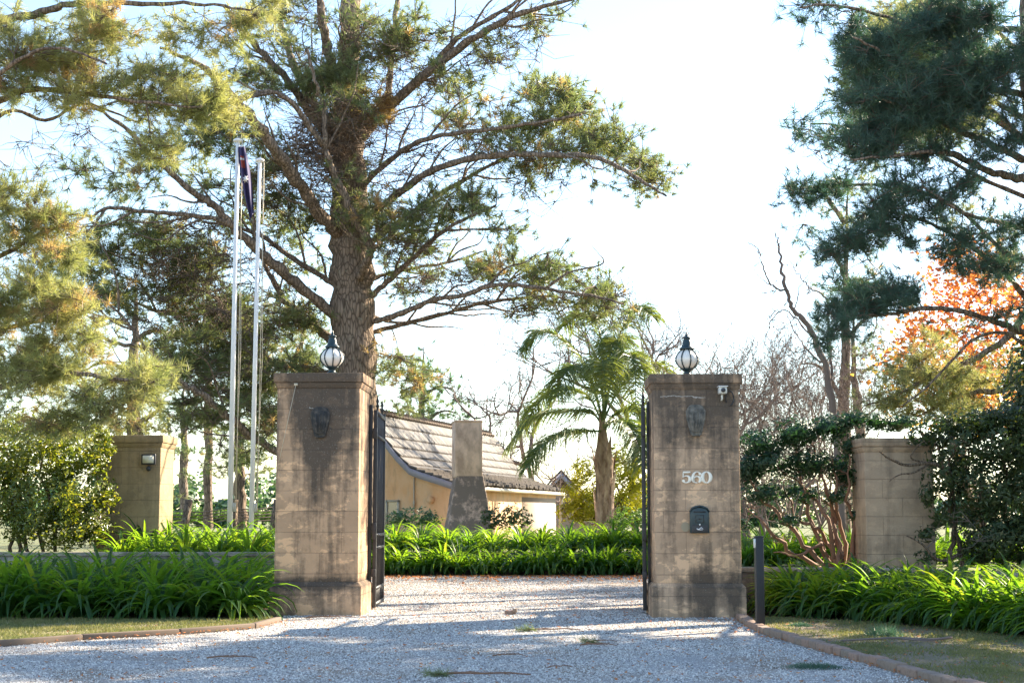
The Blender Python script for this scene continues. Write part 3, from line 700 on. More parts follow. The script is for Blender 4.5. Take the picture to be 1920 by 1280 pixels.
# ------------------------------------------------------------------ vegetation kit
def unit(v): return v/(np.linalg.norm(v, axis=-1, keepdims=True)+1e-9)
def rnd_dir(n): return unit(RNG.normal(size=(n,3)))
def needles(mb, pos, axis, L, n, w, m, spread=.95, twig=.12):
    """pos,axis: (k,3); n needles per tuft, each a thin tapering triangle"""
    k = len(pos)
    if not k: return
    base = pos[:,None]-axis[:,None]*RNG.uniform(0,twig,(k,n,1))
    d = unit(axis[:,None]*RNG.uniform(.35,1.1,(k,n,1))+rnd_dir(k*n).reshape(k,n,3)*spread)
    d[...,2] += .10
    ln = L*RNG.uniform(.65,1.15,(k,n,1)); s = unit(np.cross(d, rnd_dir(k*n).reshape(k,n,3)))*w/2
    tip = base+d*ln; tip[...,2] -= .12*ln[...,0]
    v = np.stack([base-s, base+s, tip], 2).reshape(-1,3)
    f = np.arange(k*n*3).reshape(-1,3)
    mb.add(v, f, m if np.isscalar(m) else np.repeat(m, n))
def leaves(mb, pos, L, w, m=0, normal=None, nb=.6):
    k = len(pos); d = rnd_dir(k); d[:,2] *= .6; d = unit(d)
    nn = rnd_dir(k)
    if normal is not None: nn = unit(nn*nb+normal)
    s = unit(np.cross(d, nn)); d = unit(np.cross(s, nn)) if normal is not None else d
    l = (L*RNG.uniform(.6,1.2,k))[:,None]; ww = l*w/2; up = unit(np.cross(s,d))*l*.12
    v = np.stack([pos-d*l/2, pos-s*ww+up, pos+d*l/2-up*.8, pos+s*ww+up], 1).reshape(-1,3)
    f = np.arange(k*4).reshape(-1,4)
    f = np.concatenate([f[:,[0,1,2]], f[:,[0,2,3]]]).reshape(2,k,3).transpose(1,0,2).reshape(-1,3)
    mb.add(v, f, m if np.isscalar(m) else np.repeat(m, 2))
def smooth_path(pts, n):
    pts = np.asarray(pts, float); k = len(pts)
    if k < 3: return np.stack([np.interp(np.linspace(0,1,n), np.linspace(0,1,k), pts[:,c]) for c in range(pts.shape[1])], 1)
    ext = np.vstack([2*pts[0]-pts[1], pts, 2*pts[-1]-pts[-2]]); out = []
    for t in np.linspace(0, k-1-1e-6, n):
        i = int(t); f = t-i; p0,p1,p2,p3 = ext[i:i+4]
        out.append(.5*((2*p1)+(-p0+p2)*f+(2*p0-5*p1+4*p2-p3)*f*f+(-p0+3*p1-3*p2+p3)*f**3))
    return np.array(out)
class Tree:
    def __init__(s): s.big=MB(); s.tw=MB(); s.cr=MB(); s.np=[]; s.nr=[]; s.nd=[]
    def limb(s, pts, r, n=None, sides=8, mb=None, wob=.0):
        pts = np.asarray(pts, float); n = n or max(6, len(pts)*4)
        q = smooth_path(pts, n)
        if wob: q[1:-1] += RNG.normal(size=(n-2,3))*wob
        rr = np.interp(np.linspace(0,1,n), np.linspace(0,1,len(r)), r)
        rr = rr*(1+.10*np.sin(np.arange(n)*2.3+pts[0,2]*3)+RNG.normal(size=n)*.05)
        if n > 8 and rr[0] < .3: q[1:-1] += RNG.normal(size=(n-2,3))*min(.03,rr[0]*.14)
        (s.big if mb is None else mb).tube(q, rr, sides)
        q2 = smooth_path(q, n*3) if n < 20 else q
        r2 = np.interp(np.linspace(0,1,len(q2)), np.linspace(0,1,n), rr)
        s.np.append(q2); s.nr.append(r2)
    def nodes(s): s.P = np.concatenate(s.np); s.Rr = np.concatenate(s.nr); s.B = np.arange(len(s.P))
    def grow(s, att, tuft=7, spread=.22, L=.15, nn=34, w=.007, m=0, mprob=None, rt=.004, droop=-.1, bare=False, upb=.45, maxlen=6.0, cand=None):
        """grow twigs from the nearest existing wood to each attractor, put needle tufts round its end"""
        c = s.P.mean(0); P_, Rr = s.P, s.Rr
        order = np.argsort([np.min(np.sum((P_-a)**2,1)) for a in att])
        tp=[]; ta=[]; tm=[]
        NP=[P_]; NR=[Rr]
        P_ = P_.copy(); Rr = Rr.copy(); buf=[]; bufr=[]
        for idx, ai in enumerate(order):
            a = att[ai]
            d2 = np.sum((P_-a)**2,1); j = int(np.argmin(d2)); d = math.sqrt(d2[j])
            if buf:
                B_ = np.concatenate(buf); e2 = np.sum((B_-a)**2,1); jj = int(np.argmin(e2))
                if e2[jj] < d2[j]: p0 = B_[jj]; r0 = np.concatenate(bufr)[jj]; d = math.sqrt(e2[jj])
                else: p0 = P_[j]; r0 = Rr[j]
            else: p0 = P_[j]; r0 = Rr[j]
            if d > maxlen: continue
            k = max(3, min(8, int(d/.25)+2)); t = np.linspace(0,1,k)[:,None]
            mid = (p0+a)/2+RNG.normal(size=3)*d*.13+np.array((0,0,droop*d))
            q = (1-t)**2*p0+2*t*(1-t)*mid+t*t*a
            if k > 3: q[1:-1] += RNG.normal(size=(k-2,3))*.022*min(d,1.5)
            r1 = min(r0*.7, rt*1.2+.010*d); s.tw.tube(q, np.linspace(r1, rt, k), 4 if r1 > .012 else 3, cap=False)
            buf.append(q[1:]); bufr.append(np.linspace(r1, rt, k)[1:])
            if len(buf) > 40: P_ = np.concatenate([P_]+buf); Rr = np.concatenate([Rr]+bufr); buf=[]; bufr=[]
            ax = unit(a-q[-2]); n = RNG.integers(max(1,tuft-2), tuft+3)
            e = a+RNG.normal(size=(n,3))*spread*np.array((1,1,.65)); e[0] = a
            if bare:
                for q2 in e[1:]: s.tw.tube([a-ax*.1, (a+q2)/2+RNG.normal(size=3)*.05, q2+RNG.normal(size=3)*.05], [rt,rt*.8,rt*.4], 3, cap=False)
                continue
            for q2 in e[1:]: s.tw.tube([q[-2], (q[-2]+q2)/2+RNG.normal(size=3)*.02, q2], [rt,rt*.8,rt*.6], 3, cap=False)
            tp.append(e); dirs = unit(e-q[-2])*.7+ax*.3+RNG.normal(size=(n,3))*.25; dirs[:,2] += upb; ta.append(unit(dirs))
            mm = m if mprob is None else (mprob[0] if random.random() < mprob[1] else m)
            tm.append(np.full(n, mm))
        if tp: needles(s.cr, np.concatenate(tp), np.concatenate(ta), L, nn, w, np.concatenate(tm))
        s.P = np.concatenate([P_]+buf) if buf else P_; s.Rr = np.concatenate([Rr]+bufr) if buf else Rr
    def finish(s, name, label, cat, base, tm, wm, cm, group=None, crown='crown'):
        o = thing(name, label, cat, tuple(base), 0, group)
        off(s.big, base).build('trunk', tm, o, smooth=True)
        if s.tw.n: off(s.tw, base).build('branches', wm, o)
        if s.cr.n: off(s.cr, base).build(crown, cm, o)
        return o
DM = 2.4
def nz(p, lam):
    q = p*(2*math.pi/lam)
    return (np.sin(q[:,0]*.9+q[:,1]*.5+1.3)+np.sin(q[:,2]*1.1-q[:,0]*.6+.4)+np.sin(q[:,1]*.8+q[:,2]*.7+2.1)+np.sin(q[:,0]*1.7-q[:,2]*1.5))/4
def ell(cl, D, dens, dsp, lam=1.3, thr=-.12):
    dens = dens*DM*1.35
    """attractors in ellipsoids seen at (px,py) with radii (rx,ry) px at depth D+-dsp"""
    out = []
    for c in cl:
        px, py, rx, ry = c[:4]; wgt = c[4] if len(c) > 4 else 1.0; dd = c[5] if len(c) > 5 else 0.0
        DD = D+dd; a = rx*DD/FPX; h = ry*DD/FPX
        n = max(2, int(dens*wgt*a*h)); cen = P(px, py, DD)
        q = rnd_dir(n)*RNG.uniform(.15,1,(n,1))**.45; out.append(cen+q*np.array((a, dsp, h)))
    q = np.concatenate(out)
    return q[nz(q, lam) > thr]

# ------------------------------------------------------------------ the big pine
D = 34.0
T = Tree()
T.limb([P(664,700,D)*(1,1,0)+(0,0,.3), P(663,720,D), P(661,600,D), P(660,500,D), P(657,430,D), P(655,330,D), P(650,240,D), P(652,150,D), P(655,60,D), P(655,-40,D), P(650,-200,D)],
       [.60,.54,.51,.48,.47,.40,.34,.27,.22,.19,.12], n=40, sides=20)
LB = [
 ([(672,240,0),(705,220,-.3),(798,141,-1),(869,84,-1.5),(939,42,-2),(1009,14,-2.3),(1094,-4,-2.6)], .17,.045),
 ([(798,141,-1),(860,70,-1.2),(945,20,-1.4),(1010,-30,-1.4)], .09,.04),
 ([(650,455,0),(620,422,-.6),(564,352,-1.6),(517,281,-2.6),(484,234,-3.2),(430,170,-4),(370,120,-4.5),(300,90,-5)], .22,.06),
 ([(675,520,-.5),(686,497,-.9),(695,462,-1.2),(672,422,-1.4),(644,366,-1.6),(625,319,-1.8),(611,272,-2),(606,200,-2.1),(592,155,-2.3),(575,90,-2.4)], .13,.04),
 ([(606,272,-2),(541,187,-2.5),(489,173,-2.8),(440,185,-3)], .08,.03),
 ([(640,300,0),(600,235,-.2),(555,173,-.6),(508,117,-1),(461,66,-1.4),(420,10,-1.8)], .15,.07),
 ([(640,260,0),(580,180,.6),(548,115,1),(530,60,1.2),(515,-10,1.4)], .14,.10),
 ([(648,230,0),(632,160,-.5),(611,75,-.9),(598,-5,-1.1)], .17,.12),
 ([(655,170,0),(668,90,.8),(672,0,1.2)], .15,.1),
 ([(680,260,0),(705,230,.3),(725,187,.5),(735,94,.8),(746,-5,1)], .12,.09),
 ([(672,365,0),(695,333,-.4),(756,281,-1),(812,258,-1.6),(906,244,-2.2),(1009,230,-2.6),(1090,215,-3)], .09,.03),
 ([(675,425,0),(700,400,-.4),(756,356,-.9),(822,314,-1.5),(916,293,-2),(1009,290,-2.4),(1103,293,-2.8),(1173,319,-3),(1222,352,-3.2),(1250,368,-3.3)], .12,.02),
 ([(680,465,0),(715,440,.2),(775,398,.4),(845,352,.4),(930,305,.3),(980,285,.2)], .10,.04),
 ([(690,480,0),(720,450,.8),(760,435,1.4),(830,400,2)], .06,.02),
 ([(690,560,0),(723,530,-.3),(775,483,-.8),(822,441,-1.2),(869,412,-1.5),(930,385,-1.8)], .09,.025),
 ([(685,530,.2),(730,512,.6),(790,500,1),(850,490,1.3),(910,470,1.6)], .06,.02),
 ([(690,605,0),(740,592,-.5),(798,567,-1),(869,553,-1.5),(939,534,-2),(1033,544,-2.5),(1110,555,-2.9),(1170,570,-3)], .09,.02),
 ([(690,625,0),(740,612,.2),(798,598,.4),(892,572,.6),(986,558,.8),(1056,560,.8),(1115,592,.6)], .075,.02),
 ([(690,590,0),(750,605,1),(840,585,1.5),(930,578,2)], .05,.015),
 ([(640,545,0),(616,525,-.1),(555,488,-.3),(494,445,-.6),(440,425,-.9),(380,415,-1.2)], .09,.03),
 ([(650,600,0),(616,581,-.3),(541,520,-1),(484,469,-1.6),(437,425,-2),(403,388,-2.3),(370,366,-2.6),(309,316,-3.2),(240,245,-3.8),(165,190,-4.4)], .17,.05),
 ([(640,650,0),(600,620,.6),(559,595,1),(517,539,1.5),(490,480,2),(470,420,2.3)], .15,.06),
 ([(437,425,-2),(403,410,-2.3),(340,402,-2.6),(285,398,-2.8),(208,390,-3),(168,405,-3.2),(120,400,-3.3)], .075,.02),
 ([(640,890,0),(580,868,-.4),(521,846,-.8),(467,813,-1.2),(424,777,-1.6),(377,738,-2),(334,713,-2.2),(298,677,-2.5),(273,652,-2.7),(216,644,-3),(190,632,-3.2)], .13,.03),
 ([(273,652,-2.7),(248,616,-2.8),(216,580,-2.9),(176,551,-3.1)], .05,.02),
 ([(640,700,0),(560,690,.6),(480,665,1),(388,623,1.4),(352,590,1.5),(305,587,1.6),(252,565,1.7),(198,526,1.8),(155,490,1.9)], .09,.02),
 ([(645,740,0),(560,730,1),(470,735,1.6),(380,725,2.2),(320,730,2.4)], .08,.02),
]
for pts, r0, r1 in LB:
    r0 *= .80; r1 = min(r1, .028) if r1 < .065 else r1*.7; T.limb([P(a,b_,D+c*1.0) for a,b_,c in pts], [r0, r0*.72+r1*.28, r0*.4+r1*.6, r1], n=len(pts)*5, sides=9)
for li, (pts, r0, r1) in enumerate(LB):
    w3 = smooth_path([P(a,b_,D+c) for a,b_,c in pts], 24)
    for q_ in range(4):
        i = int(RNG.integers(5,17)); tg = unit(w3[i+1]-w3[i]); sd_ = np.array((-tg[2],0,tg[0]))*RNG.choice((-1,1))
        d_ = unit(tg+sd_*RNG.uniform(.4,1.1)+np.array((0,RNG.uniform(-.4,.4),.12))); L_ = RNG.uniform(1.0,2.1)
        T.limb([w3[i], w3[i]+d_*L_*.35, w3[i]+unit(d_+tg*.3+RNG.normal(size=3)*.12)*L_*.7, w3[i]+unit(d_+tg*.5+RNG.normal(size=3)*.18)*L_], [.030,.020,.007], n=14, sides=5)
T.nodes()
cl = [(960,225,80,28),(1040,185,60,45),(1090,225,75,45),(1160,268,60,28),(1205,325,45,28,1),(1238,355,22,16),(1040,285,90,30),(1110,320,60,22,.6),(900,250,50,25,.7),(960,310,80,25,.6),
 (1020,150,30,20,.7),(700,60,70,45),(780,55,50,35,.8),(600,135,65,40,1.2),(655,150,45,30,1.2),(560,110,30,30,.6),(650,205,50,25,1),(700,400,50,30),(790,410,60,32,1),(850,370,60,25,.8),(780,465,80,22,.6),(900,380,50,30,.7),(940,440,40,30,.5),
 (960,500,80,22),(1045,515,70,28),(1110,548,55,24),(1130,600,25,35,1),(1010,565,70,20,.5),(900,500,50,18,.8),(660,360,30,40,1),(850,140,60,40,.4),(1030,40,60,30,.4),(930,90,60,30,.4),
 (500,385,60,35,.8,1),(560,415,60,28,.9,1),(440,400,50,30,1,1),(360,255,90,35,.7),(340,470,90,50,1,1.5),(250,430,80,40,.7),(380,555,90,50,.9,2),(450,620,80,60,1.1,2),(350,650,80,45,1.1,1),(440,700,80,55,1.2,1),(480,780,50,50,1,0),(560,600,45,45,.8,1.5),
 (400,320,80,35,.7),(500,300,50,35,.7),(300,330,60,30,.6),(180,330,60,30,.7),(170,480,50,40,.9),(230,560,60,35,.9),(370,780,50,40,.9,1),(300,700,50,30,.8),(560,690,40,40,1,1),(750,690,35,40,.8,1),(770,730,40,25,.9,1),(455,250,40,30,.6),(120,520,50,60,.7),(450,860,60,25,.6,1),(570,480,50,40,.4,2),(760,520,60,40,.5,1),(850,200,50,30,.5),(560,20,60,40,.6),(470,140,50,40,.7)]
T.grow(ell(cl, D-1.0, 34, 1.4), tuft=8, spread=.27, L=.22, nn=28, w=.014, m=0, mprob=(1,.045), rt=.010)
# bare dead twigs through the inside of the crown
cb = [(640,250,80,110,1.3),(600,330,70,80),(520,330,80,80,.6),(740,330,80,90,.6),(860,300,110,60,.5),(900,90,130,70,.5),(760,180,90,90,.5),(540,220,60,80,.6),(380,460,120,80,.6),(280,560,120,100,.6),(480,560,110,110,.6),(850,540,130,50,.6),(1000,560,110,50,.7),(760,460,90,60,.6),(560,80,100,80,.4),(430,720,120,80,.5),(620,270,45,60,1.5),(1150,580,50,50,.6),(1000,340,70,60,.5),(700,120,80,100,.5)]
T.grow(ell(cb, D-.6, 36, 1.4, 1.0, -.3), tuft=7, spread=.36, bare=True, rt=.0085)
MP_TREE = T.finish('pine_tree', 'huge pine with thick ridged trunk and spreading limbs behind the left pillar', 'pine tree', (P(664,700,D)[0], D, .4), M['bark'], M['twig'], [M['needle'], M['needlebrown']])
# reddish dry needle snag caught in the fork belongs to the pine
b = Tree(); b.np=[np.array([P(715,215,D-.4)])]; b.nr=[np.array([.03])]; b.nodes()
b.grow(ell([(715,205,28,28)], D-.6, 90, .3), tuft=7, spread=.12, L=.16, nn=26, w=.012, m=0)
b.grow(ell([(600,260,75,70,.8),(650,240,50,60,1)], D-1.2, 40, .5, 2, -2), tuft=7, spread=.3, bare=True, rt=.008, maxlen=9)
off(b.cr, MP_TREE.location).build('dry_needle_snag', M['needlebrown'], MP_TREE); off(b.tw, MP_TREE.location).build('dead_twigs', M['dead'], MP_TREE)

# ------------------------------------------------------------------ left near pine (sunlit, trunk outside the frame)
D = 23.0; T = Tree(); X0 = -9.6
T.limb([(X0,D+.4,.3),(X0+.1,D+.4,3),(X0,D+.3,6),(X0-.1,D,9),(X0,D,11)], [.32,.28,.24,.18,.1], n=20, sides=14)
for pts, r0 in [([(-250,330,0),(-120,260,0),(0,188,0),(67,168,-.3),(150,175,-.6),(260,190,-1),(380,200,-1)], .075),
                ([(-250,120,0),(-100,60,0),(67,27,-.2),(134,8,-.4),(260,8,-.6),(370,7,-.8),(470,20,-1)], .085),
                ([(-250,420,0),(-120,370,.3),(0,215,.5),(90,225,.7),(160,195,.9),(260,230,1)], .05),
                ([(-250,560,0),(-120,520,0),(0,480,-.3),(70,440,-.5),(120,420,-.6)], .06),
                ([(-250,700,0),(-100,660,0),(0,620,-.2),(90,600,-.5),(150,590,-.7)], .06),
                ([(-250,800,0),(-100,760,0),(20,720,-.4),(120,700,-.7),(220,710,-1),(290,715,-1.1)], .07),
                ([(-250,300,0),(-60,180,-1),(40,110,-1.4),(110,90,-1.6),(200,120,-1.8)], .05)]:
    T.limb([P(a,b_,D+c) for a,b_,c in pts], [r0,r0*.6,.015], n=len(pts)*5, sides=8)
T.nodes()
cl = [(30,90,75,60,1.3),(110,115,65,45,1.2),(30,170,60,30,1),(185,95,50,35,.8),(215,160,60,28,1.1),(300,155,55,35,1.2),(380,165,50,42,1.3),(425,200,45,38,1.2),(345,205,50,28,1),(250,190,60,20,.9),(120,180,60,25,1),
      (350,60,70,30,1),(440,35,50,35,1),(500,12,40,25,1),(250,45,80,28,.9),(150,25,70,25,1),(60,25,60,25,1),(420,90,50,30,.7),(200,70,60,25,.6),(280,275,50,35,.9),(240,290,40,25,.6),
      (40,375,60,45,1.3),(90,430,50,45,1.2),(110,480,35,35,1),(20,460,50,50,1),(40,545,70,55,1.4),(110,570,60,45,1.2),(150,620,45,40,1),(20,640,60,55,1.3),(90,670,70,45,1.3),(170,700,60,35,1.2),(240,700,55,35,1.3),(285,700,38,32,1.3),(40,730,70,40,1.2),(150,740,70,30,1.1),(240,765,60,28,1.1),(265,740,50,30,1),(50,790,90,28,1.1),(150,795,60,20,1),(-60,100,80,90,.5),(-60,500,80,120,.5)]
T.grow(ell(cl, D-.6, 52, .7), tuft=8, spread=.17, L=.17, nn=34, w=.008, m=0, mprob=(1,.07), rt=.006)
T.grow(ell([(100,250,110,50),(60,320,90,50),(240,240,90,50),(200,120,150,60),(60,600,80,90),(20,480,60,60)], D, 20, .6), tuft=5, spread=.2, bare=True, rt=.006)
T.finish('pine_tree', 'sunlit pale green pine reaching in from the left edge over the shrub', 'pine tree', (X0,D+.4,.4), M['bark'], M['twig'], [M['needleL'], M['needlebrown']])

# ------------------------------------------------------------------ right near pine (dark, trunk at the frame edge)
D = 20.5; T = Tree(); X0 = P(1955,300,D+1)[0]
T.limb([(X0+.1,D+1,.3),(X0+.05,D+1,2.4),(X0,D+1,5),(X0-.12,D+1,7.2),(X0-.1,D+1,9)], [.26,.23,.19,.15,.09], n=20, sides=14)
for pts, r0 in [([(1955,315,1),(1920,298,.8),(1818,254,.2),(1752,223,-.3),(1690,200,-.6),(1640,180,-.8)], .065),
                ([(1955,350,1),(1920,337,.7),(1861,324,.3),(1796,293,0),(1752,284,-.3),(1690,290,-.6),(1600,300,-.9)], .07),
                ([(1950,185,1),(1920,177,.9),(1861,168,.4),(1796,158,0),(1730,140,-.3),(1660,100,-.6),(1600,70,-.9)], .06),
                ([(1960,600,1),(1914,547,.8),(1875,503,.5),(1791,442,0),(1720,410,-.4),(1640,390,-.6)], .05),
                ([(1965,640,1),(1920,623,.6),(1883,609,.3),(1847,596,.1),(1786,580,-.1),(1725,578,-.3),(1678,587,-.4),(1642,590,-.5),(1590,590,-.6)], .055),
                ([(1965,660,1),(1920,645,.4),(1883,623,.2),(1829,634,0),(1786,674,-.1),(1739,724,-.2),(1693,760,-.3)], .032),
                ([(1950,60,1),(1850,50,.4),(1770,30,.2),(1713,48,0),(1643,26,-.3),(1560,10,-.6),(1500,15,-.8)], .045),
                ([(1955,440,1),(1890,420,0),(1810,400,-.5),(1730,350,-.8)], .045),
                ([(1955,500,1.2),(1880,470,1.4),(1780,380,1.4),(1650,350,1.3),(1560,345,1.3),(1500,355,1.2)], .04),
                ([(1955,380,1.2),(1850,340,1.6),(1720,270,1.6),(1600,240,1.5),(1520,232,1.4)], .04)]:
    T.limb([P(a,b_,D+c) for a,b_,c in pts], [r0,r0*.65,.012], n=len(pts)*5, sides=8)
T.nodes()
cl = [(1520,20,40,22,.8),(1575,35,40,35,.8),(1600,75,35,35,.7),(1565,85,25,20,.5),(1660,110,70,65,1.4),(1740,60,70,50,1.2),(1830,60,70,60,1.3),(1900,90,50,80,1.2),(1700,180,80,60,1.4),(1640,205,50,50,1.2),(1570,195,40,22,.7),(1790,150,70,50,1.3),(1860,180,60,40,1),
      (1520,232,30,15,.9,1),(1560,250,45,24,1,1),(1615,270,45,40,1.1),(1690,270,70,45,1.3),(1760,240,50,40,1),(1680,335,70,45,1.4),(1740,390,70,42,1.4),(1650,395,45,35,1),(1500,355,35,22,1,1),(1545,365,45,28,1,1),(1530,432,30,18,.9,.5),(1570,465,50,22,1.1),(1620,445,50,26,1),(1700,445,60,28,1.1),
      (1800,380,50,50,.9),(1880,240,45,40,.7),(1885,420,45,45,.8),(1790,450,60,35,.9),(1850,510,50,35,.8),(1600,560,70,30,1.5),(1555,590,38,35,1.3),(1660,560,60,26,1.3),(1720,560,40,20,.7),(1560,640,28,28,1),(1900,560,40,30,.7),(1620,335,30,30,.6),(1840,320,60,40,.5),(1780,20,90,40,.8),(1600,505,40,14,.6)]
T.grow(ell(cl, D-.3, 58, .6), tuft=8, spread=.16, L=.17, nn=34, w=.008, m=0, rt=.006)
off_a = np.concatenate([np.array(c_)+rnd_dir(n_)*RNG.uniform(.2,1,(n_,1))**.4*np.array(r_) for c_, r_, n_ in (((9.3,19.6,5.2),(1.6,1.5,1.0),170),((10.6,18.6,6.8),(2.0,1.6,1.2),220),((9.0,20.6,7.6),(1.8,1.4,1.0),170),((12.6,18.2,5.6),(1.8,1.6,1.2),170),((11.8,19.4,8.6),(1.8,1.6,1.0),160),((8.6,18.2,4.0),(.9,1.0,.7),70))])  # out-of-view side of the crown, added to shade the drive
for e_ in ((10.5,19.5,6),(12.5,18.4,6),(9.2,20,7.6),(11.8,19.3,8.4),(9.2,18.6,4.8)): T.limb([(X0,D+1,e_[2]-1.2),((X0+e_[0])/2,(D+1+e_[1])/2,e_[2]-.3),e_], [.06,.04,.015], sides=6)
T.nodes(); T.grow(off_a, tuft=8, spread=.26, L=.2, nn=26, w=.016, m=0, rt=.008)
T.grow(ell([(1850,340,80,80),(1850,580,80,60,.8),(1800,480,100,60,.6),(1650,500,90,40,.6),(1600,30,60,40,.5),(1560,300,50,50,.4)], D, 26, .6), tuft=5, spread=.18, bare=True, rt=.006)
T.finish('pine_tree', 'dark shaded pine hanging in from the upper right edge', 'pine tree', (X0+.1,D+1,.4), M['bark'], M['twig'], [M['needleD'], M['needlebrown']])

# ------------------------------------------------------------------ strap-leaved plants
def aga_mesh(seed, H_=1.02, n=96):
    r = np.random.default_rng(seed); b = MB()
    for i in range(n):
        az = r.uniform(0, 2*math.pi); el = R(r.uniform(34,88)); L_ = H_*r.uniform(.65,1.15); w = r.uniform(.036,.058)
        k = 8; p = np.array((math.cos(az)*r.uniform(.01,.09), math.sin(az)*r.uniform(.01,.09), 0.)); bend = r.uniform(.20,.42)*(1.35-el/2.4); tw = r.uniform(-.06,.06)
        V = []
        for j in range(k+1):
            t = j/k; wt = w*(.75+.5*math.sin(math.pi*min(1,t*1.1)))*(1-t**5)+.0015; sd_ = np.array((-math.sin(az), math.cos(az), 0))
            up = np.array((-math.cos(az)*math.sin(el), -math.sin(az)*math.sin(el), math.cos(el)))
            V += [p-sd_*wt/2+up*wt*.25, p, p+sd_*wt/2+up*wt*.25]
            p = p+np.array((math.cos(az)*math.cos(el), math.sin(az)*math.cos(el), math.sin(el)))*L_/k
            el -= bend*(.5+1.3*t); az += tw*t
            if p[2] < .02: p[2] = .02+r.uniform(0,.01)
        F = []
        for j in range(k): a = j*3; F += [(a,a+1,a+4,a+3),(a+1,a+2,a+5,a+4)]
        b.add(V, F)
    return b
AG = []
for q in range(5):
    o_ = aga_mesh(100+q).build('agapanthus', M['agaS'], smooth=True); AG.append(o_.data); bpy.data.objects.remove(o_)
ORD = ['first','second','third','fourth','fifth','sixth','seventh','eighth','ninth','tenth','eleventh','twelfth','thirteenth','fourteenth','fifteenth','sixteenth','seventeenth','eighteenth','nineteenth','twentieth']
def bed(rows, step, z, sc, frm, group, jit=.07, lo=.88):
    """rows: list of (row name, path); clumps are counted along each row from its start"""
    for ri, (rn, path) in enumerate(rows):
        q = resample(path, step)
        for i, p in enumerate(q[:20]):
            o = bpy.data.objects.new('agapanthus', AG[random.randrange(5)]); S.collection.objects.link(o)
            o.location = (p[0]+random.uniform(-jit,jit), p[1]+random.uniform(-jit,jit), z); o.rotation_euler = (random.uniform(-.06,.06),random.uniform(-.06,.06),random.uniform(0,6.28)); k = sc*random.uniform(lo,1.12); o.scale = (k,k,k*random.uniform(.92,1.08))
            o['label'] = '%s clump %s, %s' % (ORD[i], frm, rn); o['category'] = 'strap-leaved plant'; o['group'] = group
bed([(n_,[(-3.42+dx,y_),(-8.3,y_)]) for n_,y_,dx in (('front row',18.95,0),('second row',19.65,-.25),('third row',20.4,0),('fourth row',21.2,-.25),('wall row',22.1,0))], .47, 0, .92, 'left of the gate pillar in the shaded left bed', 'strap-leaved clumps left of the gate')
F_ = np.array([(3.60,19.3),(4.45,18.35),(5.3,16.6),(5.95,14.8),(6.6,13.2)]); B_ = np.array([(3.7,19.95),(4.80,19.70),(5.42,18.4),(6.15,16.0),(6.95,13.4)])
bed([(n_, F_*(1-t_)+B_*t_) for n_,t_ in (('front row',0),('second row',.36),('third row',.7),('wall row',1.0))], .40, 0, .82, 'along the right bed from the pillar', 'strap-leaved clumps right of the gate')
bed([(n_,[(-3.55,y_),(-6.2,y_)]) for n_,y_ in (('front row',23.5),('second row',24.3),('third row',25.2),('back row',26.2))], .47, .46, .80, 'left of the gate pillar on the bright upper terrace', 'strap-leaved clumps on the left terrace')
bed([(n_,[(-4.6,y_),(5.4,y_)]) for n_,y_ in (('front row',33.8),('back row',34.6))], .53, .46, .80, 'from the left in the sunlit bed above the rubble wall', 'strap-leaved clumps above the rubble wall')
bed([('at ground level',[(-3.1,32.85),(3.3,32.85)])], .40, .03, .85, 'from the left drooping before the rubble wall', 'strap-leaved clumps below the rubble wall')
bed([(n_,[(3.8,y_),(8.6,y_-.3)]) for n_,y_ in (('front row',24.8),('back row',26.2))], .5, .46, .72, 'from the left behind the orange-stemmed shrub', 'strap-leaved clumps behind the right shrub')

# ------------------------------------------------------------------ shrubs
def lobes(mb, cl, D, dsp, dens, L, w, m=0, shell=.30, nb=.75, cull=-.15):
    for c in cl:
        px, py, rx, ry = c[:4]; wg = c[4] if len(c) > 4 else 1; dd = c[5] if len(c) > 5 else 0
        DD = D+dd; a = rx*DD/FPX; h = ry*DD/FPX; dp = min(dsp, 1.3*max(a,h)); n = int(dens*wg*(a*h+a*dp+h*dp)); cen = P(px,py,DD)
        d = rnd_dir(n); lump = 1+.13*np.sin(d[:,0]*9+px)*np.sin(d[:,2]*8+py)+.10*np.sin(d[:,1]*13+d[:,0]*11+px)
        r = (1-shell*RNG.uniform(0,1,n)**1.3)*lump
        pos = cen+d*r[:,None]*np.array((a,dp,h)); nn = d/np.array((a,dp,h)); nn = unit(nn)
        k = (pos[:,2] > .48) & ((nz(pos, .62)+nz(pos, .23)*.6+RNG.normal(size=len(pos))*.12) > cull)
        leaves(mb, pos[k], L, w, m, nn[k], nb)
D = 23.9; T = Tree()
for k in range(9):
    x0 = -8.6+k*.17; T.limb([(x0,D+.3,.44),(x0+random.uniform(-.2,.1),D+.3,1.2),(x0+random.uniform(-.4,.2),D+.2,1.9),(x0+random.uniform(-.5,.2),D,2.4)], [.035,.028,.018,.008], sides=6, wob=.02)
T.nodes()
cl = [(20,850,100,85),(125,835,75,65),(60,930,110,85),(150,930,60,70),(110,985,95,45),(175,860,38,35),(200,935,28,16,.8),(165,985,42,40),(-80,900,110,130),(205,840,12,14,1),(215,955,12,8,.8),(228,938,14,7,.8),(196,818,16,14,1)]
lobes(T.cr, cl, D, .9, 3000, .080, .46, shell=.5, cull=-.12)
T.grow(ell([(100,980,110,50),(195,900,30,60)], D-.5, 8, .3), tuft=4, spread=.15, bare=True, rt=.004)
T.finish('glossy_shrub', 'large glossy-leaved shrub glittering in the sun at the left edge', 'shrub', (-7.2,D+.3,.46), M['limb'], M['twig'], M['bushL'], crown='foliage')

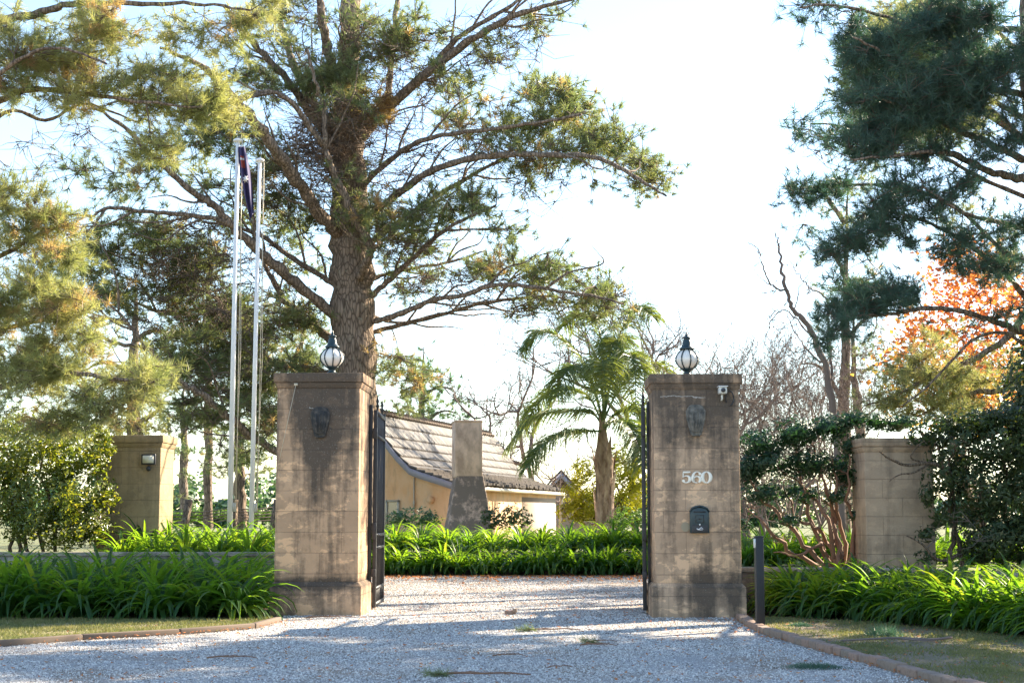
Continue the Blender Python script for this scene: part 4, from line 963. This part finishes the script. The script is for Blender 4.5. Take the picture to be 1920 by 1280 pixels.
D = 22.3; T = Tree()
for pts in ([(1548,1066),(1500,1010),(1455,960),(1415,915),(1390,895)],[(1562,1066),(1530,1000),(1508,940),(1498,880),(1490,830)],[(1575,1066),(1566,980),(1545,900),(1530,850),(1520,810)],[(1590,1066),(1598,990),(1588,920),(1592,850)],
            [(1570,1066),(1552,1015),(1522,985),(1490,965),(1470,900)],[(1584,1066),(1580,1000),(1568,930),(1560,840)],[(1540,1066),(1480,1030),(1430,980),(1400,950)],[(1556,1066),(1540,1020),(1500,1040),(1450,1035)],[(1600,1066),(1606,1000),(1604,930),(1600,860)],[(1566,1066),(1545,960),(1512,920),(1455,870)],[(1578,1066),(1574,1020),(1556,950),(1540,930)]):
    T.limb([P(a,b_,D+random.uniform(-.3,.4)) for a,b_ in pts], [.040,.026,.008], sides=7, wob=.02)
T.nodes()
cl = [(1425,832,45,30),(1490,812,50,32),(1555,805,45,30),(1600,835,30,28),(1440,870,55,28),(1515,868,55,30),(1582,885,32,35),(1405,885,28,30),(1430,925,45,22,.7),(1500,925,40,20,.7),(1565,930,30,18,.6),(1480,975,28,12,.5),(1605,965,18,12,1),(1395,985,18,14,.5),(1630,790,45,17,.9),(1690,795,45,16,.9),(1600,790,35,22,.8)]
lobes(T.cr, cl, D, .8, 4200, .080, .44, shell=.75, nb=.4, cull=-.2)
T.grow(ell([(1470,950,80,60),(1520,880,90,60),(1440,1010,60,35)], D, 14, .5), tuft=4, spread=.14, bare=True, rt=.005)
T.finish('orange_stemmed_shrub', 'dark-leaved shrub with bare orange stems between the two right pillars', 'shrub', (P(1572,1066,D)[0],D,.46), M['barered'], M['barered'], M['bushR'], crown='foliage')

D = 21.1; T = Tree()
for k in range(8):
    x0 = 6.0+k*.28; T.limb([(x0,D+.2,.44),(x0+random.uniform(-.2,.2),D+.2,1.2),(x0+random.uniform(-.5,.3),D+.1,2.0),(x0+random.uniform(-.5,.3),D,2.5)], [.04,.03,.02,.008], sides=6, wob=.02)
T.limb([P(1790,890,D),P(1745,868,D-.3),P(1700,872,D-.5),P(1665,858,D-.6),P(1648,846,D-.65)], [.03,.022,.008], sides=6)
T.limb([P(1745,868,D-.3),P(1715,885,D-.5),P(1685,890,D-.55),P(1668,902,D-.6)], [.018,.005], sides=5)
T.limb([P(1740,868,D-.3),P(1708,858,D-.4),P(1722,835,D-.4),P(1735,825,D-.4)], [.014,.005], sides=5)
T.limb([P(1800,1040,D),P(1760,1050,D-.2),P(1730,1020,D-.3),P(1700,1004,D-.3)], [.03,.008], sides=6)
T.nodes()
for c_, r_, n_ in (((8.2,22.9,2.5),(.9,.8,1.9),9000),((9.6,21.3,2.6),(1.1,1.1,2.0),9000),((11.0,19.4,2.5),(1.1,1.2,1.9),8000),((12.2,17.4,2.5),(1.1,1.2,1.9),8000)):  # hedge lobes added out of view to shade the right bed
    d_ = rnd_dir(n_); pos_ = np.array(c_)+d_*(1-.5*RNG.uniform(0,1,(n_,1)))*np.array(r_); leaves(T.cr, pos_[pos_[:,2]>.5], .12, .5, 0, d_[pos_[:,2]>.5], .5)
cl = [(1800,840,60,55),(1870,830,70,60),(1950,850,80,90),(1760,800,40,28),(1830,790,60,28),(1900,785,60,28),(1770,890,40,50,.8),(1840,920,70,65),(1920,950,70,80),(1870,1010,70,55),(1770,960,34,34,.7),(1930,1020,60,50),(1830,1010,35,45,.8),(1740,1000,22,18,.7),(1735,1045,22,14,.5),(1980,950,60,120),(1725,820,30,18,.8),(1738,930,16,22,.6)]
lobes(T.cr, cl, D, .7, 2900, .082, .46, shell=.5, nb=.5, cull=-.15)
T.grow(ell([(1780,980,50,60),(1840,1000,60,50)], D-.3, 12, .4), tuft=4, spread=.12, bare=True, rt=.004)
T.finish('hedge', 'tall dark leafy hedge filling the right edge behind the strap-leaved bed', 'hedge', (7.0,D+.2,.46), M['limb'], M['greytwig'], M['hedge'], crown='foliage')

# low shrubs round the cottage
for (px, w_, hh, lab, nm) in ((775,48,20,'low blue-green shrub under the cottage gable','needleB'),(950,45,26,'low grey-brown shrub beside the flared chimney base','hedge'),(1180,40,22,'low leafy shrub at the foot of the palm','farleaf')):
    D = 38.5; T = Tree(); x_ = P(px,960,D)[0]
    T.limb([(x_,D,.44),(x_,D,.7),(x_+.1,D,1.0)], [.03,.02,.01], sides=5); T.nodes()
    lobes(T.cr, [(px,970,w_,hh),(px-w_*.6,974,w_*.5,hh*.7),(px+w_*.6,974,w_*.5,hh*.7)], D, .5, 900, .12, .45, shell=.5)
    T.finish('garden_shrub', lab, 'shrub', (x_,D,.46), M['limb'], M['twig'], M[nm], crown='foliage')

# yellow feathery shrub behind the palm
D = 46; T = Tree(); x_ = P(1140,960,D)[0]
for k in range(5): T.limb([(x_+k*.15,D,.44),(x_+random.uniform(-.5,.5),D,1.3),(x_+random.uniform(-1.2,1.2),D,2.3)], [.06,.04,.01], sides=6)
T.nodes()
cl = [(1095,885,30,28),(1165,880,35,32),(1080,925,32,30),(1125,940,50,35),(1185,930,35,45),(1100,960,50,25),(1150,850,25,22,.8),(1200,890,25,40),(1070,960,28,20)]
lobes(T.cr, cl, D, .9, 900, .18, .16, shell=.7, nb=.2)
T.grow(ell(cl, D, 3, .8), tuft=4, spread=.2, bare=True, rt=.010)
T.finish('yellow_shrub', 'feathery golden yellow shrub glowing behind the palm trunk', 'shrub', (x_,D,.46), M['limb'], M['twig'], M['wattle'], crown='foliage')

# clipped hedge and woodland far off
T = MB(); lobes(T, [(300+k*26,966,22,11) for k in range(11)], 52, 1.0, 800, .16, .5, shell=.3); T.build('clipped_hedge', M['farleaf'], label='low clipped green hedge far behind the flagpoles', cat='hedge')
T = MB()
for k in range(120):
    x_ = -95+k*1.6+random.uniform(-.5,.5); h_ = random.uniform(1.2,2.6); d = rnd_dir(320)*RNG.uniform(.6,1,(320,1)); leaves(T, np.array((x_,118+random.uniform(-3,3),.5+h_*.8))+d*np.array((1.8,1.5,h_)), .62, .6, 0, unit(d), .6)
T.build('far_woodland', M['needleB'], kind='stuff')

# ------------------------------------------------------------------ palm
D = 41.0; bx = P(1135,985,D)[0]
o = thing('palm_tree', 'feathery palm with pale peeling trunk in front of the yellow shrub', 'palm tree', (bx,D,.44))
b = MB(); zs = [.44, P(0,985,D)[2], P(0,940,D)[2], P(0,900,D)[2], P(0,860,D)[2], P(0,835,D)[2], P(0,800,D)[2], P(0,770,D)[2]]
b.tube(smooth_path([(bx,D,zs[0]),(bx,D,zs[1]),(bx-.01,D,zs[2]),(bx-.02,D,zs[3]),(bx-.03,D,zs[4]),(bx-.05,D,zs[5]),(bx-.06,D,zs[6]),(bx-.06,D,zs[7])], 24), np.interp(np.linspace(0,1,24), np.linspace(0,1,8), [.27,.265,.26,.23,.27,.17,.10,.07]), 18)
off(b, o.location).build('trunk', M['ptrunk'], o, smooth=True)
for k in range(11):
    a = k*2.4; z0 = zs[1]+(zs[4]-zs[1])*(k/11); b = MB(); V = []
    for j in range(6):
        t = j/5; rr_ = .262+.05*t+.06*t*t; ww = .34*(1-t)+.05
        for s_ in (-1,0,1): V.append((bx-.02+rr_*math.cos(a+s_*ww), D+rr_*math.sin(a+s_*ww), z0+.75*t))
    b.add(V, [(j*3+q,j*3+q+1,j*3+q+4,j*3+q+3) for j in range(5) for q in (0,1)])
    off(b, o.location).build('leaf_base', M['ptrunk'], o, smooth=True)
FR = [([(1131,790,0),(1140,700,-.2),(1165,620,-.5),(1195,578,-.9),(1222,592,-1.3)],1),([(1131,790,0),(1105,700,0),(1060,640,.2),(1015,622,.3),(985,650,.4)],1),
      ([(1131,795,0),(1110,720,-.8),(1085,690,-1.3),(1060,700,-1.8),(1045,740,-2.1)],1),([(1131,790,0),(1150,700,-.8),(1175,665,-1.4),(1190,690,-2.0),(1192,760,-2.4)],1),
      ([(1131,800,0),(1110,775,.1),(1060,770,.2),(1000,785,.3),(955,835,.3)],1),([(1131,808,0),(1105,808,-.4),(1060,812,-.9),(1015,838,-1.2),(992,872,-1.4)],1),
      ([(1131,800,0),(1155,775,.1),(1185,768,.2),(1215,790,.3),(1235,840,.3)],1),([(1131,805,0),(1150,790,-.5),(1175,795,-1),(1195,825,-1.4),(1204,868,-1.6)],1),
      ([(1131,790,0),(1160,730,.5),(1200,690,1),(1240,690,1.4),(1270,730,1.7)],1),([(1131,790,0),(1135,690,.4),(1120,610,.9),(1090,590,1.4),(1060,610,1.8)],1),
      ([(1131,790,0),(1130,720,-1),(1128,680,-1.6),(1132,690,-2.2),(1138,745,-2.6)],1),([(1131,795,0),(1100,740,.7),(1050,730,1.2),(1010,755,1.7),(985,800,2)],1),([(1131,790,0),(1150,680,-.3),(1160,640,-.7),(1150,645,-1.2),(1140,690,-1.5)],1)]
for pts, _ in FR:
    q = smooth_path([P(a,b_,D+c) for a,b_,c in pts], 44); b = MB(); b.tube(q, np.linspace(.035,.006,44), 6)
    fr = off(b, o.location).build('frond', M['palm'], o)
    b = MB(); t = unit(np.gradient(q, axis=0)); sd_ = unit(np.cross(t, np.array((0,0,1.)))); V=[]; F=[]
    for i in range(7, 44):
        for s_ in (-1,1):
            for rep_ in range(5):
                L_ = 1.0*math.sin(math.pi*min(1,(i-3)/44*.93+.05))**.6*random.uniform(.8,1.1)
                p = q[i]+(q[i]-q[i-1])*random.random(); d = unit(sd_[i]*s_*random.uniform(.5,1)+t[i]*.55+np.array((0,0,random.uniform(-.25,.35)))); wv = unit(np.cross(d, RNG.normal(size=3)))*.013
                n0 = len(V)
                for j in range(4):
                    w = wv*(1-(j/3)**2*.9); V += [p-w, p+w]; p = p+d*L_/3; d = unit(d+np.array((0,0,-.62)))
                F += [(n0+2*j,n0+2*j+1,n0+2*j+3,n0+2*j+2) for j in range(3)]
    b.add(V, F); off(b, o.location).build('leaflets', M['palm'], fr)

# ------------------------------------------------------------------ bare trees
def bare(mb, tw, p, d, L, r, lev, spread=.55, up=.12, nb=(2,3)):
    k = 5; q = [p]; dd = d.copy()
    for i in range(k): dd = unit(dd+RNG.normal(size=3)*.16+np.array((0,0,up*.5))); q.append(q[-1]+dd*L/k)
    (mb if r > .02 else tw).tube(q, np.linspace(r, r*.6, k+1), 7 if r > .04 else 4 if r > .014 else 3, cap=False)
    if lev <= 0: return
    for c in range(RNG.integers(nb[0], nb[1]+1)):
        bare(mb, tw, q[-1], unit(dd+RNG.normal(size=3)*spread), L*RNG.uniform(.6,.85), r*.6, lev-1, spread, up, nb)
    for c in range(2):
        i = RNG.integers(1,k); bare(mb, tw, q[i], unit(dd+RNG.normal(size=3)*spread*1.5), L*RNG.uniform(.4,.7), max(.006,r*.4), lev-2, spread, up, nb)
def bare_tree(px, D, h, r, lev, label, lean=0, spread=.55, n0=1, mat='greytwig', group=None):
    T = Tree(); x_ = P(px,970,D)[0]; base = np.array((x_,D,.40))
    for k in range(n0): bare(T.big, T.tw, base+np.array((RNG.uniform(-.15,.15)*(n0>1),0,0)), unit(np.array((lean+RNG.uniform(-.2,.2)*(n0>1),RNG.uniform(-.1,.1),1.))), h*.30, r, lev, spread)
    return T.finish('bare_tree', label, 'bare tree', base, M[mat], M[mat], M['twig'], group)
bare_tree(1015, 59, 9.6, .16, 6, 'leafless grey tree left of the palm, arching over the cottage roof end', -.30, .62)
bare_tree(960, 58, 6.2, .11, 6, 'smaller leafless tree directly behind the cottage roof', .1, .6)
bare_tree(1195, 50, 10.5, .15, 6, 'tall leafless tree right behind the palm crown', .02, .5)
bare_tree(1330, 48, 8.0, .12, 6, 'leafless tree behind the pillar numbered 560', .05, .55)
for si, (px, D, h, ln) in enumerate(((1405,33,5.0,0),(1425,44,7,0),(1440,36,5.6,.05),(1480,34,5.2,-.05),(1500,46,7,-.1),(1515,38,6.4,.05),(1550,35,5.4,0))):
    bare_tree(px, D, h, .045, 6, 'thin leafless twin-stemmed sapling, %s from the left in the thicket right of the numbered pillar' % ORD[si], ln, .42, 2, 'greytwig', 'saplings in the thicket')
D = 30; T = Tree()
for pts, r0, r1 in [([(1580,1000,0),(1572,850,0),(1550,700,-.1),(1518,616,-.2),(1488,580,-.3),(1474,546,-.4),(1466,505,-.4),(1461,461,-.4),(1453,435,-.4)], .09,.012),
                ([(1474,546,-.4),(1445,533,-.5),(1430,500,-.6),(1423,469,-.6),(1403,454,-.6)], .022,.008),
                ([(1549,558,0),(1530,545,-.1),(1516,537,-.2),(1500,520,-.2),(1488,501,-.2),(1478,487,-.2)], .02,.007),([(1560,720,0),(1556,640,0),(1549,558,0)],.03,.02),
                ([(1530,640,0),(1480,585,.3),(1455,590,.4),(1440,620,.5),(1432,655,.5)], .02,.006),([(1540,680,0),(1500,640,.5),(1480,600,.7),(1470,570,.8)], .018,.006),
                ([(1488,580,-.3),(1500,540,-.4),(1520,505,-.5)],.014,.006),([(1445,533,-.5),(1425,520,-.5),(1412,500,-.5)],.011,.005)]:
    T.limb([P(a,b_,D+c) for a,b_,c in pts], np.linspace(r0,r1,4), n=len(pts)*5, sides=6, wob=.012)
T.nodes(); T.grow(ell([(1415,470,22,28),(1455,450,14,22),(1500,500,40,40),(1440,540,35,25),(1540,560,50,50),(1470,600,50,40),(1520,660,50,50)], D-.4, 24, .4), tuft=4, spread=.12, bare=True, rt=.006, maxlen=.9)
T.finish('bare_tree', 'gnarled leafless tree with crooked upright limbs left of the dark pine', 'bare tree', (P(1580,1000,D)[0],D,.4), M['greytwig'], M['greytwig'], M['twig'])

# ------------------------------------------------------------------ autumn tree
D = 31.5; T = Tree(); x_ = P(1850,960,D)[0]; base = np.array((x_,D,.4))
bare(T.big, T.tw, base, np.array((0,0,1.)), 1.7, .12, 6, .6)
T.np=[np.array([base+(0,0,2.0), base+(0,0,2.6)])]; T.nr=[np.array([.1,.1])]; T.nodes()
cl = [(1770,530,70,45),(1840,520,70,50),(1900,560,50,55),(1740,590,50,45),(1820,610,80,50),(1700,640,40,45),(1780,680,60,45),(1900,650,50,55),(1860,720,70,45),(1680,720,35,35,.7),(1720,770,40,30,.8),(1800,750,60,40),(1910,760,50,50)]
at = ell(cl, D, 11, 1.3, 1.2, -.3); T.grow(at, tuft=4, spread=.3, bare=True, rt=.008, maxlen=3)
yel = ell([(1860,700,90,90),(1800,760,100,50),(1910,640,50,80)], D, 1, 1)
for a_ in (at,): 
    n = len(at); rep_ = np.repeat(at, 44, 0)+RNG.normal(size=(n*44,3))*.28
    mm = (RNG.uniform(size=n*44) < np.clip((5.2-rep_[:,2])/3.2,0,1)).astype(int)
    leaves(T.cr, rep_, .12, .8, mm)
M['autumny'] = leaf('yellow_autumn_leaves', (.60,.36,.07), (.62,.46,.11), None, .5, .6, 1.2, tcol=(1.3,1.2,.8))
T.finish('autumn_tree', 'tree with orange and yellow autumn leaves behind the dark pine', 'autumn tree', base, M['limb'], M['greytwig'], [M['autumn'], M['autumny']])

# ------------------------------------------------------------------ pines in the middle distance
def mid_pine(px, D, r, limbs, cl, label, mat, dens, L=.2, w=.016, nn=24, tuft=7, spread=.28, trunk=None, dsp=1.2, bark_='bark', rt=.009, off_=0):
    T = Tree(); x_ = P(px,970,D)[0]
    tp = trunk or [(px,970),(px,800),(px,600),(px,400)]
    T.limb([(x_,D,.3)]+[P(a,b_,D) for a,b_ in tp], [r,r*.9,r*.8,r*.5,.012], n=24, sides=10)
    for pts in limbs: T.limb([P(a,b_,D+c) for a,b_,c in pts], [r*.35,r*.22,.012], sides=6)
    T.nodes(); T.grow(ell(cl, D, dens, dsp), tuft=tuft, spread=spread, L=L, nn=nn, w=w, rt=rt, m=0, mprob=(1,.04))
    return T.finish('pine_tree', label, 'pine tree', (x_,D,.4), M[bark_], M['twig'], [M[mat], M['needlebrown']])
mid_pine(790, 76, .30, [[(790,800,0),(830,770,0),(870,780,0)],[(790,740,0),(830,725,0),(860,740,0)],[(788,780,0),(760,765,0),(745,770,0)]],
   [(795,665,14,22),(812,690,24,16),(835,712,28,14),(850,745,30,13),(800,735,36,16),(775,770,36,16),(830,775,48,13),(878,786,18,8),(765,745,20,14),(800,705,20,14)], 'distant blue-green conifer above the cottage ridge', 'needleB', 4.2, .34, .035, 22, 8, .4, trunk=[(790,970),(790,850),(791,740),(795,650)], rt=.016)
mid_pine(1588, 38, .20, [[(1585,520,0),(1560,470,0),(1530,440,0)],[(1585,640,0),(1620,600,0),(1660,590,0)],[(1585,420,0),(1540,360,0),(1500,350,0)],[(1585,760,0),(1540,690,0),(1500,680,0)]],
   [(1560,380,45,35),(1610,330,50,40,.8),(1545,460,35,30,.7),(1620,430,50,40,.8),(1640,520,50,30,.7),(1560,560,30,40,.5),(1650,640,50,30,.7),(1620,700,30,30,.5),(1590,270,40,40,.7)], 'middle-distance pine with slender pale trunk behind the thicket', 'needle', 9, trunk=[(1582,970),(1582,800),(1585,600),(1590,350)])
mid_pine(1615, 41, .17, [[(1615,700,0),(1650,680,0),(1690,670,0)]], [(1640,660,40,30,.6),(1680,610,40,40,.6),(1650,560,40,30,.5)], 'second slender pine trunk just right of the pale one behind the thicket', 'needle', 8, trunk=[(1625,970),(1612,780),(1600,700),(1604,560)])
mid_pine(1990, 28, .25, [[(1990,500,0),(1880,640,0),(1780,690,0),(1680,740,0),(1620,760,0)],[(1990,600,0),(1900,720,0),(1800,740,0),(1720,780,0)],[(1990,800,0),(1920,800,0),(1800,830,0),(1740,850,0)]],
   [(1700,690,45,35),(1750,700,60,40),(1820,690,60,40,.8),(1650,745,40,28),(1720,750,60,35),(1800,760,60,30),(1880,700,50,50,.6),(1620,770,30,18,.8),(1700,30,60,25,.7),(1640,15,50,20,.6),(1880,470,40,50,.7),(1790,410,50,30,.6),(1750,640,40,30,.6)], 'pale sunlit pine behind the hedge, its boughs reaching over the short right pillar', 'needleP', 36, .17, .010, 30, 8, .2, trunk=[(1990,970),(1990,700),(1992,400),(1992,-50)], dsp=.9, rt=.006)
mid_pine(450, 46, .21, [[(450,760,0),(400,740,0),(350,760,0)],[(452,700,0),(500,680,0),(540,700,0)],[(450,820,0),(500,810,0),(530,840,0)]],
   [(470,650,50,40),(420,610,50,30,.8),(390,740,50,40),(500,720,50,40),(440,800,60,35),(500,800,40,40,.8),(350,760,40,30,.8),(520,640,40,40,.6),(400,870,50,20,.7),(350,860,40,20,.7),(490,870,40,20,.6)], 'red-barked pine standing between the two flagpoles, far behind', 'needle', 7.5, trunk=[(452,970),(446,860),(440,700),(436,560)], bark_='bark')
mid_pine(388, 50, .17, [[(388,620,0),(350,600,0),(320,620,0)],[(388,520,0),(430,500,0),(460,520,0)]],
   [(360,600,60,40),(420,560,50,40,.7),(340,690,50,40,.7),(380,480,60,30,.7),(300,640,40,40,.6),(350,920,30,14,.5)], 'slim upright pine left of the taller flagpole in the background', 'needle', 7, trunk=[(390,970),(390,800),(389,600),(392,420)])
mid_pine(250, 40, .24, [[(250,700,0),(200,680,0),(140,700,0)],[(250,800,0),(300,770,0),(330,790,0)],[(250,640,0),(290,620,0),(330,640,0)]],
   [(60,820,90,50),(160,790,80,40),(240,790,60,30),(290,800,50,25),(200,720,60,40,.7),(290,720,50,40,.7),(60,700,80,70,.8),(60,560,80,70,.5),(300,860,30,20,.4),(150,620,60,50,.5),(270,650,40,30,.5)], 'pale sunlit pine directly behind the glossy left shrub', 'needleP', 17, trunk=[(250,970),(250,800),(252,650),(256,520)], dsp=1.6)
mid_pine(345, 60, .20, [], [(340,830,30,40,.6),(330,900,30,20,.4),(500,910,30,16,.4),(540,560,40,50,.5),(560,650,40,50,.8)], 'thin far pine trunk seen between the short pillar and the flagpoles', 'needleB', 6, .26, .024, trunk=[(345,970),(345,850),(344,780),(345,700)])
mid_pine(560, 44, .22, [[(560,800,0),(530,780,0),(500,790,0)]], [(560,690,50,45),(520,740,45,40),(560,780,50,40),(500,840,40,30,.8),(530,580,40,40,.7),(600,660,40,35),(720,700,30,40,.8),(740,760,35,22,1),(760,690,25,35,.6)], 'dense green pine hidden close behind the left gate pillar', 'needle', 9, trunk=[(560,970),(560,800),(565,700),(570,560)])

T = Tree(); T.limb([(11.6,31.5,.3),(11.6,31.4,4),(11.5,31.2,8),(11.2,31,12.4)], [.26,.22,.15,.04], n=20, sides=10)  # added pine, its crown placed to throw shade on the left bed
for e_ in ((7.9,29.0,10.0),(7.7,30.3,10.2),(7.9,31.8,10.8),(8.8,29.6,11.6)): T.limb([(11.4,31.2,e_[2]-1.6),((11.4+e_[0])/2,(31.2+e_[1])/2,e_[2]-.5),e_], [.07,.05,.015], sides=6)
T.nodes(); T.grow(np.concatenate([np.array(c_)+rnd_dir(150)*RNG.uniform(.1,1,(150,1))**.4*np.array((.95,1.0,1.5)) for c_ in ((8.3,28.8,9.7),(8.0,30.2,10.0),(8.0,31.7,10.6),(9.0,32.4,11.2))]), tuft=8, spread=.26, L=.2, nn=26, w=.016, m=0, rt=.008)
T.finish('pine_tree', 'added tall pine crown behind the dark pine, shading the left bed', 'pine tree', (11.6,31.5,.4), M['bark'], M['twig'], [M['needle'], M['needlebrown']])

# ------------------------------------------------------------------ litter, grass, stones, sticks
def scatter(pred, box_, n):
    x = RNG.uniform(box_[0],box_[1],n); y = RNG.uniform(box_[2],box_[3],n); k = pred(x,y); return x[k], y[k]
dr_ = dr
def in_poly(x, y, pl):
    c = np.zeros(len(x), bool); n = len(pl)
    for i in range(n):
        (x1,y1),(x2,y2) = pl[i], pl[(i+1)%n]
        if y1 == y2: continue
        t = ((y1 > y) != (y2 > y)) & (x < (x2-x1)*(y-y1)/(y2-y1)+x1); c ^= t
    return c
x, y = scatter(lambda a,b_: in_poly(a,b_,dr_), (-6,6,9.5,33), 420000)
keep = RNG.uniform(size=len(x)) < np.clip(13/y,0,1)**2.2; x, y = x[keep], y[keep]; k_ = nz(np.stack([x*.6,y*1.3,x*0],1), 2.6)+nz(np.stack([x,y,x*0],1), .7)*.5+RNG.normal(size=len(x))*.35 > -.55; x, y = x[k_], y[k_]; n = len(x)
sz = RNG.uniform(.005,.012,n)*np.clip(y/15,.9,1.6); oc = np.array([(1,0,0),(-1,0,0),(0,1,0),(0,-1,0),(0,0,1),(0,0,-1)], float)
V = oc[None]*RNG.uniform(.6,1.25,(n,6,1))*sz[:,None,None]*np.array((1,1,.62)); a = RNG.uniform(0,6.28,n); ca, sa = np.cos(a)[:,None], np.sin(a)[:,None]
V = np.stack([V[...,0]*ca-V[...,1]*sa, V[...,0]*sa+V[...,1]*ca, V[...,2]], -1)+np.stack([x,y,np.full(n,.006)],1)[:,None]
f8 = np.array([(0,2,4),(2,1,4),(1,3,4),(3,0,4),(2,0,5),(1,2,5),(3,1,5),(0,3,5)])
b = MB(); b.add(V.reshape(-1,3), (np.arange(n)[:,None,None]*6+f8[None]).reshape(-1,3)); b.build('gravel', M['stones'], kind='stuff')
def blades(x, y, z, hgt, m, name, lean=.5, w=.004):
    n = len(x); p = np.stack([x,y,np.full(n,z)],1); d = RNG.normal(size=(n,3))*lean; d[:,2] = 1; d = unit(d); h = hgt*RNG.uniform(.4,1.2,n)[:,None]
    s = unit(np.cross(d, rnd_dir(n)))*w; v = np.stack([p-s,p+s,p+d*h],1).reshape(-1,3); b = MB(); b.add(v, np.arange(n*3).reshape(-1,3)); return b.build(name, M[m], kind='stuff')
x, y = scatter(lambda a,b_: in_poly(a,b_,lawnL), (-9,-2.9,12,19.5), 150000)
k = np.sin(x*3.1+y)*np.sin(y*4.3-x*2)+RNG.normal(size=len(x))*.6 > -.3; blades(x[k], y[k], .012, .045, 'grass', 'lawn_grass', .7, .005)
x, y = scatter(lambda a,b_: in_poly(a,b_,lawnR), (2.9,8,9,19.5), 150000)
k = np.sin(x*3.7+y)*np.sin(y*2.3-x*2)+RNG.normal(size=len(x))*.6 > .1; blades(x[k], y[k], .012, .04, 'grass', 'lawn_grass', .9, .0045)
# fallen leaves
b = MB()
x = RNG.uniform(-3.2,3.2,700); y = 32.5-np.abs(RNG.normal(size=700))*1.3; leaves(b, np.stack([x,y,np.full(700,.03)],1), .08, .6, 0, np.tile((0,0,1.),(700,1)), .5)
x, y = scatter(lambda a,b_: np.ones(len(a),bool), (-5,7,10,30), 2600); leaves(b, np.stack([x,y,np.full(len(x),.022)],1), .045, .5, 0, np.tile((0,0,1.),(len(x),1)), .4)
for e_ in (edgeR, edgeL):
    q = resample(e_, .012); q = q[RNG.integers(0, len(q), 900)]; q = q+RNG.normal(size=q.shape)*.09; leaves(b, np.c_[q, np.full(len(q), .03)], .04, .5, 0, np.tile((0,0,1.),(len(q),1)), .5)
b.build('leaf_litter', M['litter'], kind='stuff')
def stick(px, py, L_, ang, r, label, tuftm=None, twigs=2):
    g = G(px,py); o = thing('fallen_stick', label, 'stick', (g[0],g[1],.02), ang)
    q = [(-L_/2,0,.0),(-L_/4,.02,.012),(0,-.015,.012),(L_/4,.01,.016),(L_/2,-.02,.004)]
    b = MB(); b.tube(smooth_path(q, 14), np.linspace(r, r*.5, 14), 7)
    b.build('wood', M['barered'], o, smooth=True)
    for k in range(twigs):
        b = MB(); x0 = -L_/4+k*L_/3; b.tube([(x0,0,.012),(x0+.08,.05*(-1)**k,.02),(x0+.16,.09*(-1)**k,.01)], [r*.5,r*.4,r*.2], 5); b.build('side_twig', M['barered'], o)
    if tuftm:
        b = MB(); e = RNG.normal(size=(9,3))*np.array((.05,.03,.008))+np.array((-L_/2,0,.02)); needles(b, e, np.tile((-.8,0,.3),(9,1)), .10, 26, .004, 0); b.build('needle_tuft', M[tuftm], o)
stick(1035,1184,.62,R(6),.010,'curved brown stick on the gravel in line with the gate opening','needle')
stick(905,1269,.75,R(-3),.011,'reddish stick with green needles at the bottom centre of the drive','needle')
stick(1122,1213,.36,R(-14),.008,'short red twig on the shaded gravel right of centre',None,1)
stick(955,1233,.30,R(-8),.007,'small thin twig lying on the gravel left of centre',None,1)
stick(1128,1206,.30,R(8),.006,'small needled twig just behind the short red twig','needle',1)
stick(620,1160,.60,R(4),.010,'thin brown stick at the foot of the left gate pillar',None,1)
stick(1050,1255,.2,R(2),.006,'tiny twig near the bottom of the drive, right of centre',None,0)
stick(435,1237,.45,R(-4),.008,'faded twig on the gravel below the left pillar',None,1)
g = G(1680,1206); o = thing('fallen_branch', 'pale curved dead branch lying on the lawn before the right bed', 'branch', (g[0],g[1],.02), R(4))
b = MB(); b.tube(smooth_path([(-.55,.02,.01),(-.25,-.02,.03),(.05,.01,.035),(.35,.0,.02),(.6,.10,.03)], 16), np.linspace(.009,.013,16), 7); b.build('wood', M['greytwig'], o, smooth=True)
b = MB(); b.tube([(.05,.01,.03),(.2,-.08,.02),(.36,-.10,.01)], [.010,.008,.004], 6); b.build('side_twig', M['greytwig'], o)
def tuft(px, py, rx, h, lab):
    g = G(px,py); b = MB(); n = 700; p = np.stack([g[0]+RNG.normal(size=n)*rx, g[1]+RNG.normal(size=n)*rx*.8, np.full(n,.012)],1)
    d = RNG.normal(size=(n,3))*.7; d[:,2] = np.abs(d[:,2])+.3; d = unit(d); s = unit(np.cross(d, rnd_dir(n)))*.004
    hh = h*np.exp(-((p[:,0:1]-g[0])**2+(p[:,1:2]-g[1])**2)/(2*(rx*1.2)**2))*RNG.uniform(.5,1.3,(n,1))
    b.add(np.stack([p-s,p+s,p+d*hh],1).reshape(-1,3), np.arange(n*3).reshape(-1,3)); b.build('needle_clump', M['needleD'], label=lab, cat='plant clump')
tuft(1655,1195,.12,.17,'dark green needle clump lying at the edge of the right bed')
tuft(1528,1253,.13,.06,'flat dark green needle sprig on the gravel near the brick edging')
tuft(1500,1175,.09,.06,'small dark weed on the lawn behind the bollard')
g = G(961,1152); b = MB(); b.box((g[0]-.03,g[1],.03),(.13,.08,.05), .3); b.box((g[0]+.03,g[1]-.02,.055),(.05,.07,.05), -.2); b.build('brick_fragment', M['brick'], bevel=.008, label='small broken brick on the sunlit gravel in the gateway', cat='brick')
